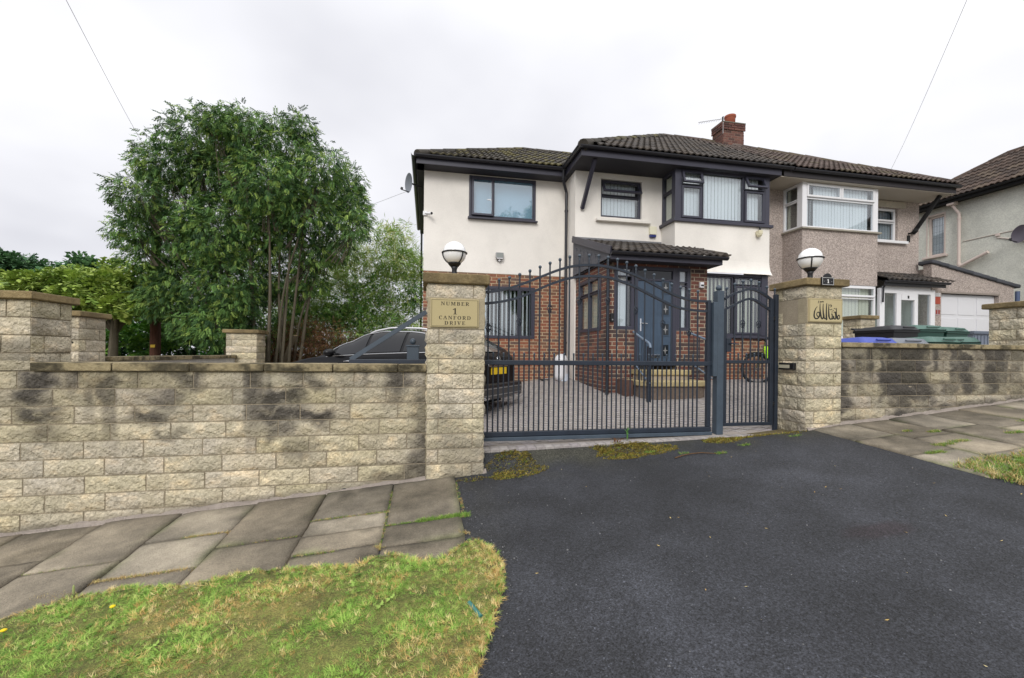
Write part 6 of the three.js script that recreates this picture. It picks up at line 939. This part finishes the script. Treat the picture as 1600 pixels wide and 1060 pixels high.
  mk('green_bush', 'mid green shrub left of the short pale stone pier', 'shrub', [[-5.63, 2.2, -13.84, 0.44], [-5.42, 1.81, -14.03, 0.41], [-5.91, 1.6, -13.92, 0.4], [-5.5, 1.2, -13.9, 0.5]], LEAF.small, 700, ['#3f7a35', '#4c8a3c', '#33692f'], 26, null, {});
  mk('young_shrub', 'light green shrub under the yellow green tree by the pole', 'shrub', [[-7.3, 2.1, -14.3, 0.5], [-8.3, 2.0, -14.3, 0.55], [-7.8, 1.6, -14.2, 0.5], [-9.1, 1.8, -14.5, 0.55]], LEAF.broad, 380, ['#5f8f36', '#4c7a32', '#75a03e'], 27, null, {});
  // dead brown hedge
  const D = thing('dead_hedge', 'brown dead hedge at the foot of the big tree', 'hedge'), dc = [[-4.03, 1.7, -12.8, 0.6], [-3.25, 1.9, -12.92, 0.6], [-2.57, 1.75, -12.85, 0.65], [-1.9, 1.5, -12.94, 0.58], [-1.21, 1.4, -12.95, 0.5], [-3.69, 1.2, -12.73, 0.6], [-2.87, 1.2, -12.71, 0.7], [-2.1, 1.1, -12.8, 0.6], [-4.5, 1.3, -12.8, 0.5]];
  const R = rng(88), tw = []; for (let i = 0; i < 150; i++) { const c = dc[i % dc.length], a = [c[0] + (R() - 0.5) * 0.8, 0.5 + R() * 0.3, c[2] + (R() - 0.5) * 0.5], e = [a[0] + (R() - 0.5) * 0.9, c[1] + (R() - 0.2) * c[3], a[2] + (R() - 0.5) * 0.6]; tw.push(rod(a, e, 0.012, 0.004, 4)); } add('twigs', tw, bark(0x7a5f48), D);
  crown(D, 'dead_leaves', dc, LEAF.dry, 620, ['#6b4b33', '#7d5a3b', '#553a29', '#8f6b45', '#4a3626'], 28, { mat: std({ color: 0xffffff, roughness: 1, side: THREE.DoubleSide }), size: 0.9 }); base(D, -2.9, 0.5, -12.8);
  const S = thing('cut_stump', 'pale leaning cut tree stem in front of the dead hedge', 'stump'); add('stump_stem', limbGeo([[-3.75, 0.4, -12.2], [-3.6, 1.3, -12.15], [-3.35, 1.95, -12.1]], 0.075, 0.055), bark(0x8d8068), S); add('cut_face', new THREE.CylinderGeometry(0.055, 0.055, 0.015, 12).translate(-3.345, 1.962, -12.1), std({ color: 0xc9b58d }), S); base(S, -3.75, 0.4, -12.2);
}
{
  const p = thing('telegraph_pole', 'brown wooden pole with yellow marker behind the low side wall', 'pole'); add('pole_shaft', new THREE.CylinderGeometry(0.1, 0.13, 6.2, 14).translate(-7.26, 3.4, -13.5), bark(0x6b4636), p); add('marker_plate', rb(-7.31, -7.2, 1.62, 1.7, -13.385, -13.37, 0.004), std({ color: 0xc9a93a }), p); base(p, -7.26, 0.3, -13.5);
  const wires = [['overhead_cable', 'thin overhead cable running down to the big tree at upper left', [-4.14, 5.64, -6], [-7.2, 6.5, -13.4], 0.0032], ['overhead_cable', 'thin overhead cable above the right hand roofs', [7.67, 6.79, -5], [13.9, 7.1, -11], 0.0035], ['overhead_cable', 'short thin cable between the big tree and the dish', [-4.5, 6.6, -18], [-0.42, 5.52, -10.9], 0.005]];
  for (const [n, l, a, b, r] of wires) tag(add(n, tube([a, [lerp(a[0], b[0], 0.5), lerp(a[1], b[1], 0.5) - 0.12, lerp(a[2], b[2], 0.5)], b].map((q, i) => (i === 0 ? [q[0] + (q[0] - b[0]) * 0.6, q[1] + (q[1] - b[1]) * 0.6, q[2] + (q[2] - b[2]) * 0.6] : q)), r, 40, 5), std({ color: 0xc9cbd0 })), l, 'cable');
}
// ------------------------------------------------------------------ verge grass, weeds, moss and litter
const edgeX = [[-4.42, 0.3], [-3.05, 0.33], [-2.96, 0.41], [-2.8, 0.465], [-2.64, 0.475], [-2.44, 0.45], [-2.25, 0.37], [-2.07, 0.31], [-1.87, 0.22], [-1.4, 0.1], [-0.8, -0.1], [0.5, -0.5]];
const edgeZ = [[-5, -2.5], [-3.2, -2.78], [-2.6, -2.95], [-2.38, -3.0], [-2.15, -3.11], [-1.84, -3.14], [-1.43, -3.04], [-1.08, -3.09], [-0.87, -3.05], [-0.42, -2.94], [-0.3, -3.02], [-0.18, -3.0], [-0.02, -2.86], [0.11, -2.86], [0.25, -3.0], [0.33, -3.06], [0.45, -2.95], [0.6, -2.6]];
const inVerge = (x, z, m = 0) => x < along(edgeX, z) - m + 0.02 * (fbm(z * 7, x * 3, 2, 3) - 0.5) && z > along(edgeZ, x) + m + 0.03 * (fbm(x * 8, z * 3, 2, 4) - 0.5);
const dryness = (x, z) => { const n = fbm(x * 2.1 + 7, z * 2.6 + 3, 4, 905), e = Math.max(1 - (along(edgeX, z) - x) / 0.16, 1 - (z - along(edgeZ, x)) / 0.09); return clamp(sstep(0.46, 0.7, n) * 0.75 + 0.75 * clamp(e) * sstep(0.3, 0.55, fbm(x * 3 + 1, z * 3, 2, 906))); };
function blade(w, len, bend) { const p = [], id = []; for (let i = 0; i <= 3; i++) { const t = i / 3, k = w * (1 - t * 0.9) / 2; p.push(-k, len * (t - 0.3 * bend * t * t), bend * len * t * t, k, len * (t - 0.3 * bend * t * t), bend * len * t * t); } for (let i = 0; i < 3; i++) { const a = i * 2; id.push(a, a + 1, a + 2, a + 1, a + 3, a + 2); } return geom(p, id); }
function tuftGeo(n, seed, w, len, spread) { const R = rng(seed), l = []; for (let i = 0; i < n; i++) l.push(blade(w * (0.7 + 0.6 * R()), len * (0.55 + 0.7 * R()), 0.3 + R() * 1.1).rotateY(R() * 6.28).translate((R() - 0.5) * spread, -0.004, (R() - 0.5) * spread)); return join(l); }
const grassMat = phy({ color: 0xffffff, roughness: 0.7, transmission: 0.15, thickness: 0, specularIntensity: 0.4, side: THREE.DoubleSide });
function scatter(name, lab, cat, geo, spots, mat) {
  const m = new THREE.InstancedMesh(geo, mat || grassMat, spots.length), d = new THREE.Object3D(), R = rng(spots.length);
  spots.forEach(([x, y, z, s, c, tilt], i) => { d.position.set(x, y, z); d.rotation.set((R() - 0.5) * (tilt ?? 0.5), R() * 6.28, (R() - 0.5) * (tilt ?? 0.5)); d.scale.setScalar(s); d.updateMatrix(); m.setMatrixAt(i, d.matrix); m.setColorAt(i, c); });
  m.name = numbered(name); m.castShadow = m.receiveShadow = true; scene.add(m); return tag(m, lab, cat, null, 'stuff');
}
const GREEN = ['#7a9c42', '#87a84c', '#698c39', '#96b158', '#5b7f33', '#a6b662'].map((c) => new THREE.Color(c)), DRY = ['#c2aa70', '#cbb47c', '#b3985e', '#ad8e58', '#d6c590'].map((c) => new THREE.Color(c));
{
  const vergeCol = (x, z) => { const d = dryness(x, z); return [lerp(1.1, 1.6, d), lerp(1.45, 1.8, d), lerp(0.8, 1.1, d)]; };
  const g = sheet(-5.4, 0.62, 110, -3.25, 1.5, 90, (x, z) => { const i = inVerge(x, z, 0.012); return gy(x, z) + (i ? 0.018 + 0.012 * fbm(x * 6, z * 6, 2, 907) : -0.05); }, vergeCol);
  const sm = M.soil.clone(); sm.vertexColors = true; tag(add('grass_verge', g, sm), null, null, null, 'structure');
  const R = rng(31), spots = [];
  for (let i = 0; i < 110000 && spots.length < 42000; i++) {
    const x = -3.3 + R() * 4.0, z = -3.3 + R() * 2.3; if (!inVerge(x, z)) continue; if (z > -1.75 && R() < 0.7) continue;
    const d = dryness(x, z), dry = R() < d * 0.52 + 0.1, n = fbm(x * 5, z * 5, 2, 908), c = (dry ? DRY : GREEN)[Math.floor(R() * (dry ? 5 : 6))].clone().multiplyScalar(0.95 + 0.6 * n);
    spots.push([x, gy(x, z) + 0.012, z, (0.55 + 0.6 * n) * (dry ? 0.95 : 0.9) * (0.75 + 0.4 * R()), c, dry ? 1.3 : 0.7]);
  }
  scatter('grass', 'patchy green and straw coloured verge grass beside the drive', 'grass', tuftGeo(9, 3, 0.004, 0.043, 0.035), spots);
  const cl = []; for (let i = 0; i < 420; i++) { const x = -2.9 + R() * 3.3, z = -3.1 + R() * 1.9; if (inVerge(x, z, 0.05) && dryness(x, z) < 0.4 && fbm(x * 3, z * 3, 2, 44) > 0.5) cl.push([x, gy(x, z) + 0.03, z, 0.5 + 0.5 * R(), GREEN[Math.floor(R() * 5)].clone().multiplyScalar(0.8 + R() * 0.3), 0.5]); }
  scatter('broad_leaf_weeds', 'small broad leaved weeds among the verge grass', 'weeds', leafTuft(6, 0.035, 0.018, 41), cl);
  // right hand verge
  const rs = []; for (let i = 0; i < 9000; i++) { const x = 4.45 + R() * 4.5, z = -3.12 + R() * 1.6; const e = 4.55 + 0.06 * Math.sin(z * 5) - (z + 3.05) * 0.12, f = -3.04 + 0.06 * fbm(x * 4, 2, 2, 6) - 0.05 * sstep(5, 6, x); if (x < e || z < f) continue; const edge = x - e < 0.16 || z - f < 0.07, dry = R() < (edge ? 0.6 : 0.25), c = (dry ? DRY : GREEN)[Math.floor(R() * 5)].clone().multiplyScalar(0.85 + 0.3 * R()); rs.push([x, gy(x, z) + 0.004, z, 0.9 + 0.7 * R(), c, 0.8]); }
  scatter('grass', 'tufty verge grass at the right edge beside the slabs', 'grass', tuftGeo(7, 4, 0.0046, 0.045, 0.04), rs);
  tag(add('grass_verge', sheet(4.4, 10, 40, -3.02, 2, 30, (x, z) => gy(x, z) + (x > 4.55 - (z + 3.05) * 0.12 ? 0.004 : -0.06)), M.soil), null, null, null, 'structure');
  // joints between slabs
  const js = [], line = (x0, z0, x1, z1, n, w, green, s = 0.7) => { for (let i = 0; i < n; i++) { const t = R(), x = lerp(x0, x1, t) + (R() - 0.5) * w, z = lerp(z0, z1, t) + (R() - 0.5) * w, dry = R() > green; js.push([x, gy(x, z) + 0.006, z, s * (0.5 + 0.6 * R()), (dry ? DRY : GREEN)[Math.floor(R() * 5)].clone().multiplyScalar(0.8 + 0.4 * R()), 1]); } };
  line(-0.05, -3.475, 0.33, -3.46, 420, 0.05, 0.95, 0.8); line(-0.3, -3.48, -0.05, -3.47, 90, 0.015, 0.9, 0.5); line(-0.905, -3.77, -0.31, -3.74, 170, 0.02, 0.55, 0.5); line(-0.305, -4.2, -0.305, -3.1, 160, 0.02, 0.6, 0.5); line(-2.1, -3.28, -1.52, -3.25, 420, 0.05, 0.1, 0.7); line(-2.7, -3.56, -2.15, -3.53, 150, 0.02, 0.6, 0.5); line(-1.85, -3.8, -1.5, -3.78, 140, 0.03, 0.2, 0.6); line(-0.9, -3.22, -0.6, -3.2, 60, 0.015, 0.5, 0.5); line(-1.42, -3.54, -0.95, -3.53, 70, 0.015, 0.6, 0.4); line(-2.35, -3.2, -2.1, -3.12, 160, 0.06, 0.1, 0.8); line(0.28, -4.25, 0.3, -3.5, 130, 0.03, 0.4, 0.5); line(-0.34, -3.17, -0.27, -3.12, 60, 0.03, 0.2, 0.6); line(0.22, -3.2, 0.3, -3.15, 60, 0.03, 0.1, 0.6);
  for (const [x, z, n, w] of [[5.02, -3.42, 150, 0.1], [5.25, -3.44, 120, 0.1], [4.72, -3.27, 110, 0.08], [5.42, -3.78, 60, 0.06], [6.0, -3.45, 90, 0.09], [6.62, -3.7, 110, 0.1], [5.95, -3.22, 130, 0.12], [6.25, -3.18, 100, 0.12], [5.2, -3.9, 30, 0.05], [6.95, -3.72, 60, 0.08]]) line(x - w, z, x + w, z + 0.02, Math.round(n * 1.7), w * 0.6, 0.8, 0.9);
  for (const [x, z, n] of [[3.0, -4.02, 60], [3.4, -4.15, 50], [2.36, -4.32, 60], [4.1, -4.22, 30], [2.65, -4.16, 25]]) line(x - 0.06, z, x + 0.06, z, n, 0.05, 0.9, 0.6);
  scatter('joint_grass', 'tufts of grass and straw in the paving joints', 'grass', tuftGeo(6, 5, 0.004, 0.036, 0.03), js);
  // moss mats on the drive
  const ms = []; const mat = (cx, cz, rx, rz, n) => { for (let i = 0; i < n; i++) { const a = R() * 6.28, r = Math.sqrt(R()), x = cx + Math.cos(a) * r * rx * (0.7 + 0.6 * vn(a * 2, cx, 4)), z = cz + Math.sin(a) * r * rz; if (z < -4.58) continue; const y = z > -4.34 ? gy(x, z) : lerp(gy(x, -4.34), dy(x, -4.62), sstep(-4.34, -4.62, z)); if (vn(x * 9, z * 14, 66) + 0.35 * R() < 0.24 + 0.3 * r) continue; ms.push([x, y - 0.004, z, 0.4 + R() * 0.6, ['#8a7a30', '#9c8b3a', '#776828', '#a39246', '#7f8a33', '#6a5c28'].map((c) => new THREE.Color(c))[Math.floor(R() * 6)].multiplyScalar(0.45 + 0.55 * R()), 2.2]); } };
  mat(2.2, -4.4, 0.5, 0.2, 4200); mat(0.92, -4.36, 0.3, 0.22, 1700); mat(0.85, -4.2, 0.24, 0.09, 1000); mat(3.32, -4.42, 0.24, 0.13, 1000); mat(3.75, -4.45, 0.3, 0.08, 380); mat(0.45, -4.24, 0.15, 0.06, 120); mat(4.2, -4.35, 0.2, 0.07, 160);
  scatter('moss', 'brown and yellow moss mats along the foot of the gate', 'moss', leafTuft(9, 0.022, 0.008, 51), ms, std({ color: 0xffffff, roughness: 1, side: THREE.DoubleSide }));
  // gravel and leaf litter
  const gr = []; for (let i = 0; i < 2600; i++) { const x = 0.2 + R() * 4.2, z = -4.2 + R() * 3.4; if (x < along(edgeX, z) + 0.01) continue; const nearEdge = Math.exp(-(x - along(edgeX, z)) / 0.18); if (R() > 0.1 + nearEdge) continue; const k = 0.06 + R() * 0.16; gr.push([x, gy(x, z) + 0.001, z, 0.3 + 0.9 * R() * R(), new THREE.Color(k, k, k * 1.02), 3]); }
  scatter('gravel', 'loose grit scattered over the dark drive', 'gravel', new THREE.IcosahedronGeometry(0.0065, 0), gr, std({ color: 0xffffff, roughness: 0.9 }));
  const lf = []; for (let i = 0; i < 60; i++) { const x = 0.4 + R() * 4, z = -4.3 + R() * 3.2; if (x < along(edgeX, z) + 0.02) continue; lf.push([x, gy(x, z) + 0.006, z, 0.5 + 0.7 * R(), DRY[Math.floor(R() * 5)].clone().multiplyScalar(0.7 + 0.5 * R()), 0.4]); }
  scatter('fallen_leaves', 'small dry leaves lying on the dark drive', 'leaves', leafTuft(1, 0.02, 0.009, 61), lf, std({ color: 0xffffff, roughness: 1, side: THREE.DoubleSide }));
}
{
  tag(add('fallen_twig', [limbGeo([[2.5, gy(2.5, -4.06) + 0.008, -4.05], [2.66, gy(2.66, -4.08) + 0.014, -4.09], [2.82, gy(2.82, -4.08) + 0.014, -4.08]], 0.007, 0.006, 6), limbGeo([[2.82, gy(2.82, -4.08) + 0.014, -4.08], [2.9, gy(2.9, -4.04) + 0.012, -4.03], [2.96, gy(2.96, -4.0) + 0.008, -4.01]], 0.006, 0.003, 6)], bark(0x8a6a4c)), 'pale bent twig lying on the drive before the gate', 'twig');
  tag(add('plastic_tube', rod([0.235, gy(0.24, -2.3) + 0.035, -2.33], [0.285, gy(0.29, -2.2) + 0.025, -2.21], 0.011, 0.011, 10), phy({ color: 0x33706a, roughness: 0.4 })), 'short green plastic tube in the dry grass edge', 'tube');
  for (const [x, z, l] of [[-2.18, -2.77, 'yellow dandelion flower at the far left of the verge'], [-1.72, -2.83, 'yellow dandelion flower right of the tall grass stalk']]) { const d = thing('dandelion', l, 'flower'); add('flower_head', new THREE.SphereGeometry(0.014, 10, 6).scale(1, 0.5, 1).translate(x, gy(x, z) + 0.07, z), std({ color: 0xe8c81a, roughness: 0.8 }), d); add('stalk', rod([x, gy(x, z), z], [x, gy(x, z) + 0.066, z], 0.0025), std({ color: 0x5f8a34 }), d); base(d, x, gy(x, z), z); }
  const st = thing('grass_stalk', 'tall seeded grass stalk at the left of the verge', 'grass stalk'); { const x = -1.98, z = -2.93, y = gy(x, z); add('stalk', rod([x, y, z], [x + 0.004, y + 0.13, z], 0.0018), std({ color: 0x8f9a55 }), st); add('seed_head', new THREE.SphereGeometry(0.006, 8, 8).scale(1, 5, 1).translate(x + 0.005, y + 0.15, z), std({ color: 0x9aa46a, roughness: 1 }), st); base(st, x, y, z); }
  const w = thing('gate_weed', 'small upright green weed growing against the sliding gate', 'weed'); { const x = 2.27, z = -4.66, y = dy(x, z); for (let k = 0; k < 9; k++) { const a = k * 2.4, h = 0.02 + k * 0.013; add('leaf', blade(0.02, 0.06, 0.9).rotateY(a).translate(x, y + h, z), std({ color: k % 2 ? 0x4f7f3a : 0x5f9144, roughness: 0.8, side: THREE.DoubleSide }), w); } add('stalk', rod([x, y, z], [x + 0.005, y + 0.15, z], 0.003), std({ color: 0x55803c }), w); base(w, x, y, z); }
  const dw = thing('dead_weed', 'brown withered weed at the foot of the sliding gate', 'weed'); { const x = 2.12, z = -4.6, y = dy(x, z); for (let k = 0; k < 8; k++) add('leaf', blade(0.018, 0.06, 1.2).rotateY(k * 0.9).translate(x + (k % 3 - 1) * 0.03, y + 0.005, z), std({ color: k % 2 ? 0x6d4426 : 0x7d5632, roughness: 1, side: THREE.DoubleSide }), dw); base(dw, x, y, z); }
}
renderer.render(scene, camera);
